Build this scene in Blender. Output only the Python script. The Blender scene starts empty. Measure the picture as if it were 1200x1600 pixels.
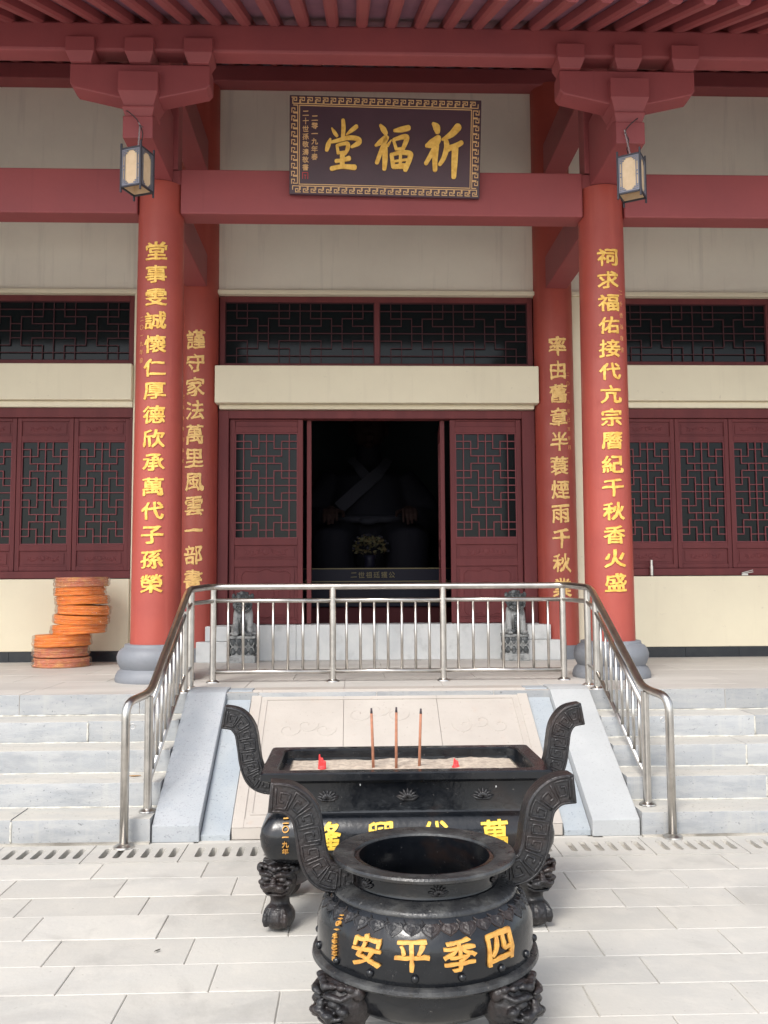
import bpy, bmesh, math, random
from mathutils import Vector, Matrix, noise
random.seed(7)
rad = math.radians
S = bpy.context.scene
COL = S.collection

# ------------------------------------------------------------------ camera
cd = bpy.data.cameras.new("camera")
cam = bpy.data.objects.new("camera", cd)
COL.objects.link(cam)
cd.sensor_fit = 'VERTICAL'
cd.sensor_height = 36.0
cd.lens = 1430.0 / 1600.0 * 36.0
cd.clip_start = 0.05
cd.clip_end = 500
cam.matrix_world = (Matrix.Translation((-0.28, 0, 1.6)) @ Matrix.Rotation(rad(-1.96), 4, 'Z')
                    @ Matrix.Rotation(rad(90 + 4.52), 4, 'X') @ Matrix.Rotation(rad(-0.30), 4, 'Z'))
S.camera = cam

# ------------------------------------------------------------------ light
SUN_EL, SUN_AZ = 47.0, -26.0      # azimuth measured from straight behind the camera, negative = from the left
w = bpy.data.worlds.new("World")
S.world = w
w.use_nodes = True
nt = w.node_tree
sky = nt.nodes.new('ShaderNodeTexSky')
sky.sky_type = 'NISHITA'
sky.sun_disc = False
sky.sun_elevation = rad(SUN_EL)
sky.sun_rotation = rad(180 + SUN_AZ * -1)
sky.air_density = 1.0
sky.dust_density = 2.0
sky.ozone_density = 1.0
hs = nt.nodes.new('ShaderNodeHueSaturation')
hs.inputs['Saturation'].default_value = 0.4       # cloud-white sky
nt.links.new(sky.outputs[0], hs.inputs['Color'])
bg = nt.nodes['Background']
bg.inputs['Strength'].default_value = 0.15
nt.links.new(hs.outputs[0], bg.inputs['Color'])

sl = bpy.data.lights.new("sun", 'SUN')
sl.energy = 1.1
sl.angle = rad(18)
sl.color = (1.0, 0.96, 0.90)
sun = bpy.data.objects.new("sun", sl)
COL.objects.link(sun)
sd = Vector((math.sin(rad(SUN_AZ)) * math.cos(rad(SUN_EL)), -math.cos(rad(SUN_AZ)) * math.cos(rad(SUN_EL)), math.sin(rad(SUN_EL))))
sun.rotation_euler = sd.to_track_quat('Z', 'Y').to_euler()
S.view_settings.view_transform = 'Standard'
S.view_settings.look = 'None'
S.view_settings.exposure = 1.13
S.view_settings.gamma = 1.0
S.view_settings.use_curve_mapping = False

# ------------------------------------------------------------------ materials
def mat(name, col, rough=0.6, col2=None, nscale=3.0, nmix=(0.4, 0.65), detail=6.0, bump=0.0, bscale=60.0,
        metal=0.0, spec=0.5, coat=0.0, emit=0.0, trans=0.0, alpha=1.0, col3=None, n3scale=0.7, n3=(0.5, 0.75),
        stretch=(1, 1, 1), attr=None, attr_amt=0.2, rvar=0.0, streak=None, streak_at=(0.55, 0.75), speck=None, sscale=55, sat_=(0.62, 0.72), stain=None, stscale=0.9, stat_=(0.55, 0.8)):
    m = bpy.data.materials.new(name)
    m.use_nodes = True
    t = m.node_tree
    N, L = t.nodes, t.links
    p = N['Principled BSDF']
    p.inputs['Roughness'].default_value = rough
    p.inputs['Metallic'].default_value = metal
    p.inputs['Specular IOR Level'].default_value = spec
    p.inputs['Coat Weight'].default_value = coat
    p.inputs['Coat Roughness'].default_value = 0.15
    p.inputs['Transmission Weight'].default_value = trans
    p.inputs['Alpha'].default_value = alpha
    geo = N.new('ShaderNodeNewGeometry')
    mp = N.new('ShaderNodeMapping')
    mp.inputs['Scale'].default_value = stretch
    L.new(geo.outputs['Position'], mp.inputs['Vector'])
    out = None
    def noi(sc, lo, hi, vec, det=detail):
        n = N.new('ShaderNodeTexNoise')
        n.inputs['Scale'].default_value = sc
        n.inputs['Detail'].default_value = det
        n.inputs['Roughness'].default_value = 0.62
        L.new(vec, n.inputs['Vector'])
        r = N.new('ShaderNodeMapRange')
        r.inputs['From Min'].default_value = lo
        r.inputs['From Max'].default_value = hi
        r.clamp = True
        L.new(n.outputs['Fac'], r.inputs['Value'])
        return n, r.outputs['Result']
    base = N.new('ShaderNodeRGB')
    base.outputs[0].default_value = (*col, 1)
    out = base.outputs[0]
    def mix(fac, c):
        nonlocal out
        x = N.new('ShaderNodeMix')
        x.data_type = 'RGBA'
        L.new(fac, x.inputs['Factor'])
        L.new(out, x.inputs[6])
        x.inputs[7].default_value = (*c, 1)
        out = x.outputs[2]
    if col2:
        _, f = noi(nscale, nmix[0], nmix[1], mp.outputs[0])
        mix(f, col2)
    if col3:
        _, f = noi(n3scale, n3[0], n3[1], mp.outputs[0])
        mix(f, col3)
    if streak:
        ms = N.new('ShaderNodeMapping')
        ms.inputs['Scale'].default_value = (9, 9, 0.5)
        L.new(geo.outputs['Position'], ms.inputs['Vector'])
        _, f = noi(1.2, streak_at[0], streak_at[1], ms.outputs[0])
        mix(f, streak)
    if stain:
        n, f = noi(stscale, stat_[0], stat_[1], geo.outputs['Position'], 12)
        n.inputs['Distortion'].default_value = 0.6
        mix(f, stain)
    if speck:
        _, f = noi(sscale, sat_[0], sat_[1], geo.outputs['Position'], 3)
        mix(f, speck)
    if attr:
        a = N.new('ShaderNodeAttribute')
        a.attribute_name = attr
        hv = N.new('ShaderNodeHueSaturation')
        L.new(out, hv.inputs['Color'])
        mr = N.new('ShaderNodeMapRange')
        mr.inputs['To Min'].default_value = 1 - attr_amt
        mr.inputs['To Max'].default_value = 1 + attr_amt
        L.new(a.outputs['Fac'], mr.inputs['Value'])
        L.new(mr.outputs['Result'], hv.inputs['Value'])
        out = hv.outputs[0]
    L.new(out, p.inputs['Base Color'])
    if emit:
        L.new(out, p.inputs['Emission Color'])
        p.inputs['Emission Strength'].default_value = emit
    if rvar:
        _, f = noi(nscale * 2, 0.35, 0.65, mp.outputs[0])
        r = N.new('ShaderNodeMapRange')
        r.inputs['To Min'].default_value = max(0.03, rough - rvar)
        r.inputs['To Max'].default_value = min(1, rough + rvar)
        L.new(f, r.inputs['Value'])
        L.new(r.outputs['Result'], p.inputs['Roughness'])
    if bump:
        n = N.new('ShaderNodeTexNoise')
        n.inputs['Scale'].default_value = bscale
        n.inputs['Detail'].default_value = 5
        L.new(mp.outputs[0], n.inputs['Vector'])
        b = N.new('ShaderNodeBump')
        b.inputs['Strength'].default_value = bump
        b.inputs['Distance'].default_value = 0.01
        L.new(n.outputs['Fac'], b.inputs['Height'])
        L.new(b.outputs['Normal'], p.inputs['Normal'])
    return m

M = {}
M['red'] = mat('red_paint', (0.365, 0.066, 0.046), 0.5, (0.32, 0.058, 0.044), 1.6, bump=0.10, bscale=30, rvar=0.10,
               streak=(0.40, 0.085, 0.062), streak_at=(0.55, 0.8), speck=(0.26, 0.06, 0.05), sscale=30, sat_=(0.68, 0.76))
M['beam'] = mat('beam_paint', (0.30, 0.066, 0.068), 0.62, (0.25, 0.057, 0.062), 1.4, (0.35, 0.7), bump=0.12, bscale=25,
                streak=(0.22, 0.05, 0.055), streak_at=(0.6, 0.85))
M['board'] = mat('roof_board_paint_hazed', (0.25, 0.115, 0.165), 0.7, (0.20, 0.095, 0.14), 2.0, bump=0.1, bscale=20)  # board paint, with some pale mauve haze put into its colour
M['wood'] = mat('maroon_wood', (0.150, 0.036, 0.037), 0.58, (0.118, 0.029, 0.031), 6.0, stretch=(1, 1, 0.15), bump=0.08, bscale=60, spec=0.25)
M['dark_wood'] = mat('dark_transom_wood', (0.062, 0.020, 0.024), 0.6, spec=0.25)
M['lattice'] = mat('lattice_wood', (0.20, 0.052, 0.058), 0.6, spec=0.3)
M['cream'] = mat('cream_plaster', (0.765, 0.69, 0.515), 0.85, (0.73, 0.655, 0.49), 1.5, bump=0.06, bscale=70,
                 col3=(0.70, 0.62, 0.465), n3scale=0.9, n3=(0.56, 0.8), speck=(0.60, 0.53, 0.40), sscale=14, sat_=(0.68, 0.8), streak=(0.68, 0.605, 0.455), streak_at=(0.56, 0.85))
M['cream_lifted'] = mat('cream_plaster_lifted', (0.82, 0.765, 0.64), 0.9, (0.77, 0.715, 0.60), 1.6, bump=0.08, bscale=50,
                     streak=(0.68, 0.63, 0.53))  # same cream plaster, colour lightened to offset the shade under the eaves
M['glass'] = mat('dark_glass', (0.009, 0.012, 0.013), 0.10, spec=0.16)
M['black_tile'] = mat('black_skirting_tile', (0.018, 0.022, 0.028), 0.22, (0.026, 0.03, 0.034), 8)
M['slate'] = mat('slate_paint', (0.195, 0.205, 0.225), 0.55, (0.165, 0.175, 0.195), 4, bump=0.08, bscale=60)
M['gold'] = mat('gold_leaf_paint', (0.84, 0.53, 0.12), 0.42, (0.68, 0.37, 0.06), 25, metal=0.25)
M['gold_dim'] = mat('old_gold_paint', (0.86, 0.56, 0.20), 0.45, (0.72, 0.42, 0.13), 25, metal=0.1)
M['gold_faint'] = mat('thin_gold_paint', (0.60, 0.25, 0.11), 0.6)
M['gold_cast'] = mat('ochre_gold_paint', (0.60, 0.32, 0.07), 0.5, (0.46, 0.20, 0.045), 40, (0.45, 0.7), metal=0.1, bump=0.2, bscale=120)
M['gold_cast2'] = mat('bright_gold_paint', (0.78, 0.52, 0.06), 0.4, (0.62, 0.36, 0.04), 40, (0.5, 0.75), metal=0.1)
M['plaque'] = mat('plaque_lacquer', (0.060, 0.026, 0.036), 0.4, (0.05, 0.022, 0.032), 3)
M['plaque_gold'] = mat('plaque_border_gold', (0.66, 0.40, 0.18), 0.45, metal=0.1)
M['seal'] = mat('seal_red', (0.45, 0.04, 0.04), 0.5)
M['slab'] = mat('paving_granite', (0.53, 0.504, 0.452), 0.7, (0.44, 0.426, 0.395), 1.1, (0.36, 0.66), bump=0.14, bscale=45,
                col3=(0.555, 0.525, 0.47), n3scale=6, n3=(0.5, 0.75), attr='tint', attr_amt=0.07, rvar=0.1, detail=10,
                speck=(0.36, 0.34, 0.30), sscale=38, sat_=(0.66, 0.74), stain=(0.35, 0.335, 0.305), stscale=1.7, stat_=(0.53, 0.76))
M['joint'] = mat('joint_dirt', (0.17, 0.155, 0.13), 0.95, (0.46, 0.43, 0.375), 2.2, bump=0.3, bscale=80)
M['step'] = mat('step_stone', (0.295, 0.305, 0.312), 0.75, (0.35, 0.352, 0.348), 7, (0.40, 0.62), bump=0.3, bscale=90, detail=12,
                col3=(0.17, 0.185, 0.20), n3scale=2.0, n3=(0.52, 0.78), stretch=(0.7, 1, 2.6), attr='tint', attr_amt=0.12,
                streak=(0.38, 0.375, 0.355), streak_at=(0.55, 0.8), speck=(0.17, 0.175, 0.18), sscale=45, sat_=(0.63, 0.72))
M['tread'] = mat('creamy_tread_stone', (0.45, 0.43, 0.385), 0.85, (0.38, 0.375, 0.355), 2.5, (0.42, 0.66), bump=0.25, bscale=60, detail=10,
                 col3=(0.35, 0.345, 0.325), n3scale=7, n3=(0.56, 0.76), stretch=(0.6, 1.6, 1), attr='tint', attr_amt=0.07,
                 speck=(0.25, 0.235, 0.20), sscale=40, sat_=(0.62, 0.72))  # creamier stone colour, used on the upward faces
M['mortar'] = mat('pale_mortar', (0.56, 0.54, 0.48), 0.95, (0.40, 0.38, 0.33), 14, (0.45, 0.65), bump=0.5, bscale=90)
M['curb'] = mat('ramp_curb_stone', (0.345, 0.365, 0.385), 0.7, (0.40, 0.412, 0.425), 2.0, bump=0.2, bscale=110, speck=(0.24, 0.25, 0.265), sscale=70, sat_=(0.58, 0.7),
                col3=(0.31, 0.335, 0.365), n3scale=6, n3=(0.52, 0.75))
M['curb_pale'] = mat('pale_ramp_curb_stone', (0.42, 0.43, 0.43), 0.7, (0.375, 0.385, 0.39), 2.0, bump=0.2, bscale=110, speck=(0.34, 0.345, 0.345), sscale=70, sat_=(0.58, 0.7))
M['channel'] = mat('bluish_channel_stone', (0.31, 0.345, 0.375), 0.7, (0.37, 0.395, 0.41), 2.6, bump=0.2, bscale=80, speck=(0.23, 0.25, 0.265), sscale=60, sat_=(0.6, 0.7))
M['marble'] = mat('pinkish_marble', (0.455, 0.415, 0.37), 0.6, (0.405, 0.365, 0.325), 2.2, (0.36, 0.66), bump=0.08, bscale=40,
                  col3=(0.42, 0.335, 0.275), n3scale=9, n3=(0.6, 0.82), speck=(0.32, 0.275, 0.235), sscale=50, sat_=(0.64, 0.74))
M['platform'] = mat('platform_stone', (0.47, 0.445, 0.41), 0.6, (0.53, 0.505, 0.465), 2.2, bump=0.1, bscale=50,
                    col3=(0.40, 0.38, 0.35), n3scale=1.2, n3=(0.5, 0.75), stretch=(0.5, 1.6, 1), attr='tint', attr_amt=0.05)
M['white_marble'] = mat('white_marble', (0.58, 0.585, 0.57), 0.45, (0.48, 0.495, 0.495), 3.0, bump=0.05, bscale=40,
                        col3=(0.40, 0.405, 0.39), n3scale=5, n3=(0.56, 0.75))
M['steel'] = mat('stainless_steel', (0.60, 0.57, 0.53), 0.30, (0.46, 0.44, 0.41), 9, metal=1.0)
M['iron'] = mat('black_cast_iron', (0.0045, 0.0055, 0.0075), 0.20, (0.009, 0.010, 0.012), 7, (0.4, 0.7), bump=0.10, bscale=45, rvar=0.08,
                col3=(0.030, 0.029, 0.028), n3scale=4.0, n3=(0.60, 0.85), speck=(0.075, 0.070, 0.066), sscale=60, sat_=(0.68, 0.76),
                stain=(0.022, 0.012, 0.008), stscale=3.5, stat_=(0.55, 0.75))
M['iron_matte'] = mat('dusty_cast_iron', (0.011, 0.0105, 0.012), 0.40, (0.020, 0.019, 0.020), 10, (0.4, 0.7), bump=0.4, bscale=80, rvar=0.1, stain=(0.030, 0.018, 0.015), stscale=4, stat_=(0.5, 0.72), speck=(0.06, 0.055, 0.052), sscale=70, sat_=(0.66, 0.76))
M['iron_rim'] = mat('worn_cast_iron', (0.022, 0.0225, 0.024), 0.36, (0.09, 0.09, 0.086), 9, (0.48, 0.78), bump=0.35, bscale=70, rvar=0.12, speck=(0.17, 0.165, 0.155), sscale=50, sat_=(0.66, 0.76), stain=(0.03, 0.025, 0.02), stscale=6)
M['ash'] = mat('incense_ash', (0.58, 0.49, 0.39), 0.95, (0.36, 0.29, 0.23), 30, (0.4, 0.65), bump=0.9, bscale=90)
M['incense'] = mat('incense_stick', (0.40, 0.17, 0.10), 0.8, (0.30, 0.13, 0.075), 60)
M['incense_tip'] = mat('burnt_tip', (0.06, 0.045, 0.05), 0.9)
M['redwax'] = mat('red_wax', (0.62, 0.035, 0.035), 0.4)
M['orange'] = mat('orange_incense', (0.97, 0.32, 0.05), 0.7, (0.95, 0.26, 0.04), 30, bump=0.3, bscale=60)
M['redbrown'] = mat('reddish_incense', (0.70, 0.24, 0.13), 0.7, (0.85, 0.45, 0.15), 14, (0.45, 0.7), bump=0.3, bscale=60)
M['lamp_metal'] = mat('lantern_metal', (0.20, 0.20, 0.235), 0.42, metal=0.4)
M['lamp_dark'] = mat('lantern_dark_metal', (0.045, 0.044, 0.055), 0.45, metal=0.3)
M['lamp_pane'] = mat('lantern_pane', (0.64, 0.47, 0.30), 0.55, (0.56, 0.40, 0.24), 12, emit=0.03)
M['chain'] = mat('chain_metal', (0.42, 0.38, 0.38), 0.35, metal=0.8)
M['cable'] = mat('black_cable', (0.02, 0.018, 0.022), 0.5)
M['lion'] = mat('grey_carved_stone', (0.33, 0.335, 0.325), 0.7, (0.13, 0.135, 0.135), 9, (0.5, 0.62), bump=0.5, bscale=70)
M['lion_dark'] = mat('dark_carved_stone', (0.060, 0.066, 0.068), 0.6, (0.19, 0.20, 0.20), 22, (0.52, 0.66), bump=0.6, bscale=80)
M['dark_room'] = mat('shaded_room_plaster', (0.035, 0.045, 0.05), 0.9)  # darkness of the room is put into the plaster colour
M['robe'] = mat('shaded_robe', (0.006, 0.006, 0.009), 0.8, spec=0.1)  # robe, collar and skin colours lowered to stand for the room's shade
M['collar'] = mat('shaded_robe_collar', (0.016, 0.016, 0.021), 0.8, spec=0.1)
M['skin'] = mat('shaded_statue_skin', (0.015, 0.008, 0.007), 0.8, spec=0.1)
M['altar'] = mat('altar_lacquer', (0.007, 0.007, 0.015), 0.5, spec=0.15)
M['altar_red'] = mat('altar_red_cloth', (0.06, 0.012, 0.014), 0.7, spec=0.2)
M['altar_gold'] = mat('shaded_altar_gold', (0.10, 0.075, 0.022), 0.5)  # gold darkened in its colour for the dim room
M['leafy'] = mat('dull_leaf', (0.035, 0.04, 0.02), 0.6, (0.10, 0.07, 0.03), 20)
M['dryleaf'] = mat('dry_leaf', (0.36, 0.19, 0.06), 0.8)
M['pebble'] = mat('dark_seed', (0.06, 0.055, 0.045), 0.8)
M['roof'] = mat('grey_roof_tile', (0.11, 0.115, 0.12), 0.7)
M['wax'] = mat('white_wax', (0.75, 0.74, 0.72), 0.5)
M['sticker'] = mat('red_sticker', (0.55, 0.05, 0.05), 0.5)

# clear crinkled wrap
def wrap_mat():
    m = bpy.data.materials.new('clear_plastic_wrap')
    m.use_nodes = True
    t = m.node_tree; N, L = t.nodes, t.links
    o = N['Material Output']
    N.remove(N['Principled BSDF'])
    tr = N.new('ShaderNodeBsdfTransparent'); tr.inputs[0].default_value = (0.985, 0.98, 0.975, 1)
    gl = N.new('ShaderNodeBsdfGlossy'); gl.inputs['Roughness'].default_value = 0.06
    mx = N.new('ShaderNodeMixShader')
    fr = N.new('ShaderNodeLayerWeight'); fr.inputs['Blend'].default_value = 0.32
    ma = N.new('ShaderNodeMath'); ma.operation = 'MULTIPLY_ADD'; ma.inputs[1].default_value = 0.6; ma.inputs[2].default_value = 0.03
    L.new(fr.outputs['Fresnel'], ma.inputs[0]); L.new(ma.outputs[0], mx.inputs[0])
    L.new(tr.outputs[0], mx.inputs[1]); L.new(gl.outputs[0], mx.inputs[2])
    n = N.new('ShaderNodeTexNoise'); n.inputs['Scale'].default_value = 26; n.inputs['Detail'].default_value = 4
    mp = N.new('ShaderNodeMapping'); mp.inputs['Scale'].default_value = (1.5, 1.5, 0.8)
    g = N.new('ShaderNodeNewGeometry')
    L.new(g.outputs['Position'], mp.inputs[0]); L.new(mp.outputs[0], n.inputs['Vector'])
    b = N.new('ShaderNodeBump'); b.inputs['Strength'].default_value = 1.0; b.inputs['Distance'].default_value = 0.05
    L.new(n.outputs['Fac'], b.inputs['Height'])
    L.new(b.outputs[0], gl.inputs['Normal']); L.new(b.outputs[0], fr.inputs['Normal'])
    L.new(mx.outputs[0], o.inputs[0])
    return m
M['wrap'] = wrap_mat()

# ------------------------------------------------------------------ object helpers
def tag(o, label=None, cat=None, group=None, kind=None):
    if label: o['label'] = label
    if cat: o['category'] = cat
    if group: o['group'] = group
    if kind: o['kind'] = kind
    return o

def empty(name, loc=(0, 0, 0), label=None, cat=None, group=None, rz=0):
    o = bpy.data.objects.new(name, None)
    o.empty_display_size = 0.1
    COL.objects.link(o)
    o.location = loc
    o.rotation_euler.z = rz
    return tag(o, label, cat, group)

def link(name, me, m, parent=None):
    o = bpy.data.objects.new(name, me)
    COL.objects.link(o)
    me.materials.clear()
    me.materials.append(m)
    if parent: o.parent = parent
    return o

def copy_tree(o, parent=None):
    c = o.copy()
    COL.objects.link(c)
    if parent: c.parent = parent
    for ch in list(o.children):
        copy_tree(ch, c)
    return c

class MB:
    def __init__(s):
        s.bm = bmesh.new()
    def faces(s, vs, fs):
        v = [s.bm.verts.new(p) for p in vs]
        for f in fs:
            try: s.bm.faces.new([v[i] for i in f])
            except ValueError: pass
        return v
    def box(s, x0, x1, y0, y1, z0, z1, mtx=None):
        P = [(x0, y0, z0), (x1, y0, z0), (x1, y1, z0), (x0, y1, z0), (x0, y0, z1), (x1, y0, z1), (x1, y1, z1), (x0, y1, z1)]
        if mtx: P = [mtx @ Vector(p) for p in P]
        s.faces(P, [(3, 2, 1, 0), (4, 5, 6, 7), (0, 1, 5, 4), (1, 2, 6, 5), (2, 3, 7, 6), (3, 0, 4, 7)])
        return s
    def prism(s, poly, a0, a1, axis='y', mtx=None):
        """poly of 2-D points extruded along axis: y -> (x,z), x -> (y,z), z -> (x,y)"""
        def P(p, a):
            v = {'y': (p[0], a, p[1]), 'x': (a, p[0], p[1]), 'z': (p[0], p[1], a)}[axis]
            return mtx @ Vector(v) if mtx else v
        n = len(poly)
        vs = [P(p, a0) for p in poly] + [P(p, a1) for p in poly]
        fs = [tuple(range(n))[::-1], tuple(range(n, 2 * n))] + [(i, (i + 1) % n, n + (i + 1) % n, n + i) for i in range(n)]
        s.faces(vs, fs)
        return s
    def loft(s, rings, cap=True, closed=True):
        n = len(rings[0])
        V = [[s.bm.verts.new(p) for p in r] for r in rings]
        for a, b in zip(V, V[1:]):
            for i in range(n if closed else n - 1):
                j = (i + 1) % n
                try: s.bm.faces.new((a[i], a[j], b[j], b[i]))
                except ValueError: pass
        if cap:
            for r in (V[0][::-1], V[-1]):
                try: s.bm.faces.new(r)
                except ValueError: pass
        return s
    def lathe(s, prof, c=(0, 0, 0), seg=48, cap=True):
        rings = [[(c[0] + r * math.cos(2 * math.pi * i / seg), c[1] + r * math.sin(2 * math.pi * i / seg), c[2] + z) for i in range(seg)] for r, z in prof]
        return s.loft(rings, cap)
    def tube(s, pts, r, seg=10, cap=True):
        pts = [Vector(p) for p in pts]
        rr = r if isinstance(r, (list, tuple)) else [r] * len(pts)
        rings = []
        prev = None
        for i, p in enumerate(pts):
            d = (pts[min(i + 1, len(pts) - 1)] - pts[max(i - 1, 0)])
            if d.length < 1e-9: d = Vector((0, 0, 1))
            d.normalize()
            if prev is None:
                u = d.orthogonal().normalized()
            else:
                u = (prev - d * prev.dot(d))
                u = u.normalized() if u.length > 1e-6 else d.orthogonal().normalized()
            prev = u
            v = d.cross(u)
            rings.append([p + (u * math.cos(2 * math.pi * k / seg) + v * math.sin(2 * math.pi * k / seg)) * rr[i] for k in range(seg)])
        return s.loft(rings, cap)
    def ell(s, c, r, rot=None, u=14, v=10):
        m = Matrix.Translation(c) @ (rot.to_matrix().to_4x4() if rot else Matrix.Identity(4)) @ Matrix.Diagonal((*r, 1))
        bmesh.ops.create_uvsphere(s.bm, u_segments=u, v_segments=v, radius=1, matrix=m)
        return s
    def mesh(s, name='mesh', smooth=False, recalc=True):
        if recalc: bmesh.ops.recalc_face_normals(s.bm, faces=s.bm.faces)
        me = bpy.data.meshes.new(name)
        s.bm.to_mesh(me)
        s.bm.free()
        if smooth:
            for p in me.polygons: p.use_smooth = True
        return me
    def build(s, name, m, parent=None, smooth=False, bevel=0.0, seg=2):
        me = s.mesh(name, smooth)
        o = link(name, me, m, parent)
        if bevel:
            b = o.modifiers.new('bevel', 'BEVEL')
            b.width = bevel
            b.segments = seg
            b.limit_method = 'ANGLE'
            b.angle_limit = rad(40)
            b.harden_normals = False
        return o

def auto_smooth(o, ang=40):
    me = o.data
    for p in me.polygons: p.use_smooth = True
    me.set_sharp_from_angle(angle=rad(ang))
    return o

def remesh(mb, voxel, smooth_it=2, name='mesh'):
    """join overlapping solids into one continuous skin"""
    me = mb.mesh(name)
    o = bpy.data.objects.new('tmp', me)
    COL.objects.link(o)
    r = o.modifiers.new('r', 'REMESH')
    r.mode = 'VOXEL'
    r.voxel_size = voxel
    sm = o.modifiers.new('s', 'SMOOTH')
    sm.iterations = smooth_it
    sm.factor = 0.5
    dg = bpy.context.evaluated_depsgraph_get()
    out = bpy.data.meshes.new_from_object(o.evaluated_get(dg))
    out.name = name
    bpy.data.objects.remove(o)
    for p in out.polygons: p.use_smooth = True
    return out

def cr(pts, n=6):
    """Catmull-Rom through tuples of any length"""
    P = [pts[0]] + list(pts) + [pts[-1]]
    out = []
    for i in range(1, len(P) - 2):
        for k in range(n):
            t = k / n
            out.append(tuple(0.5 * ((2 * b) + (-a + c) * t + (2 * a - 5 * b + 4 * c - d) * t * t + (-a + 3 * b - 3 * c + d) * t ** 3)
                             for a, b, c, d in zip(P[i - 1], P[i], P[i + 1], P[i + 2])))
    out.append(tuple(pts[-1]))
    return out

# ------------------------------------------------------------------ lettering
_glyphs = {}
def glyph(ch, bold=0.012, depth=0.03, warp=0.02, cuts=7, seed=0, brush=0.022):
    """bmesh of one character, 1 x 1 box centred on the origin in XY, raised +Z, strokes slightly uneven as if carved by hand"""
    cu = bpy.data.curves.new('t', 'FONT')
    cu.body = ch
    cu.size = 1.0
    cu.offset = 0.0
    cu.extrude = depth / 2
    cu.bevel_depth = 0.006
    cu.bevel_resolution = 0
    cu.resolution_u = 3
    o = bpy.data.objects.new('t', cu)
    COL.objects.link(o)
    dg = bpy.context.evaluated_depsgraph_get()
    me = bpy.data.meshes.new_from_object(o.evaluated_get(dg))
    bpy.data.objects.remove(o)
    bpy.data.curves.remove(cu)
    bm = bmesh.new()
    bm.from_mesh(me)
    bpy.data.meshes.remove(me)
    if not bm.verts: return bm
    bmesh.ops.remove_doubles(bm, verts=bm.verts, dist=2e-4)
    xs = [v.co.x for v in bm.verts]; ys = [v.co.y for v in bm.verts]; zs = [v.co.z for v in bm.verts]
    cx, cy = (min(xs) + max(xs)) / 2, (min(ys) + max(ys)) / 2
    wd, ht = max(xs) - min(xs), max(ys) - min(ys)
    k = 1 / max(wd, ht, 0.6)
    for v in bm.verts:
        v.co = Vector(((v.co.x - cx) * k, (v.co.y - cy) * k, v.co.z - min(zs)))
    for i in range(1, cuts + 1):
        x = -0.5 + i / (cuts + 1)
        for nrm in ((1, 0, 0), (0, 1, 0)):
            bmesh.ops.bisect_plane(bm, geom=bm.verts[:] + bm.edges[:] + bm.faces[:], plane_co=(x, x, 0), plane_no=nrm)
    bm.normal_update()
    for v in bm.verts:
        nx = ny = 0.0
        for f in v.link_faces:
            if abs(f.normal.z) < 0.9: nx += f.normal.x; ny += f.normal.y
        l = math.hypot(nx, ny)
        if l > 1e-3:
            q = noise.noise(Vector((v.co.x * 5.5 + seed * 3.7, v.co.y * 5.5 + 11, seed))) + 0.5 * noise.noise(Vector((v.co.x * 13, v.co.y * 13, seed * 2.1)))
            g = bold * 0.8 + brush * (q + 0.2 + 0.5 * v.co.x)
            v.co.x += nx / l * g; v.co.y += ny / l * g
    for v in bm.verts:
        n = noise.noise_vector(Vector((v.co.x * 3.1 + seed * 7.3, v.co.y * 3.1, seed * 1.7)))
        n2 = noise.noise_vector(Vector((v.co.x * 11 + seed, v.co.y * 11, 5 + seed)))
        v.co.x += (n.x * warp + n2.x * warp * 0.45)
        v.co.y += (n.y * warp + n2.y * warp * 0.45) + 0.05 * v.co.x
    return bm

def put_glyph(bm, fn):
    for v in bm.verts: v.co = Vector(fn(v.co))

def text_mesh(chars, place, **kw):
    """chars: list of (char, fn) -> one mesh"""
    me = bpy.data.meshes.new('gold_text')
    tot = bmesh.new()
    for i, (ch, fn) in enumerate(chars):
        b = glyph(ch, seed=i + 1, **kw)
        put_glyph(b, fn)
        t = bpy.data.meshes.new('x')
        b.to_mesh(t); b.free()
        tot.from_mesh(t)
        bpy.data.meshes.remove(t)
    tot.to_mesh(me)
    tot.free()
    return me

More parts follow.
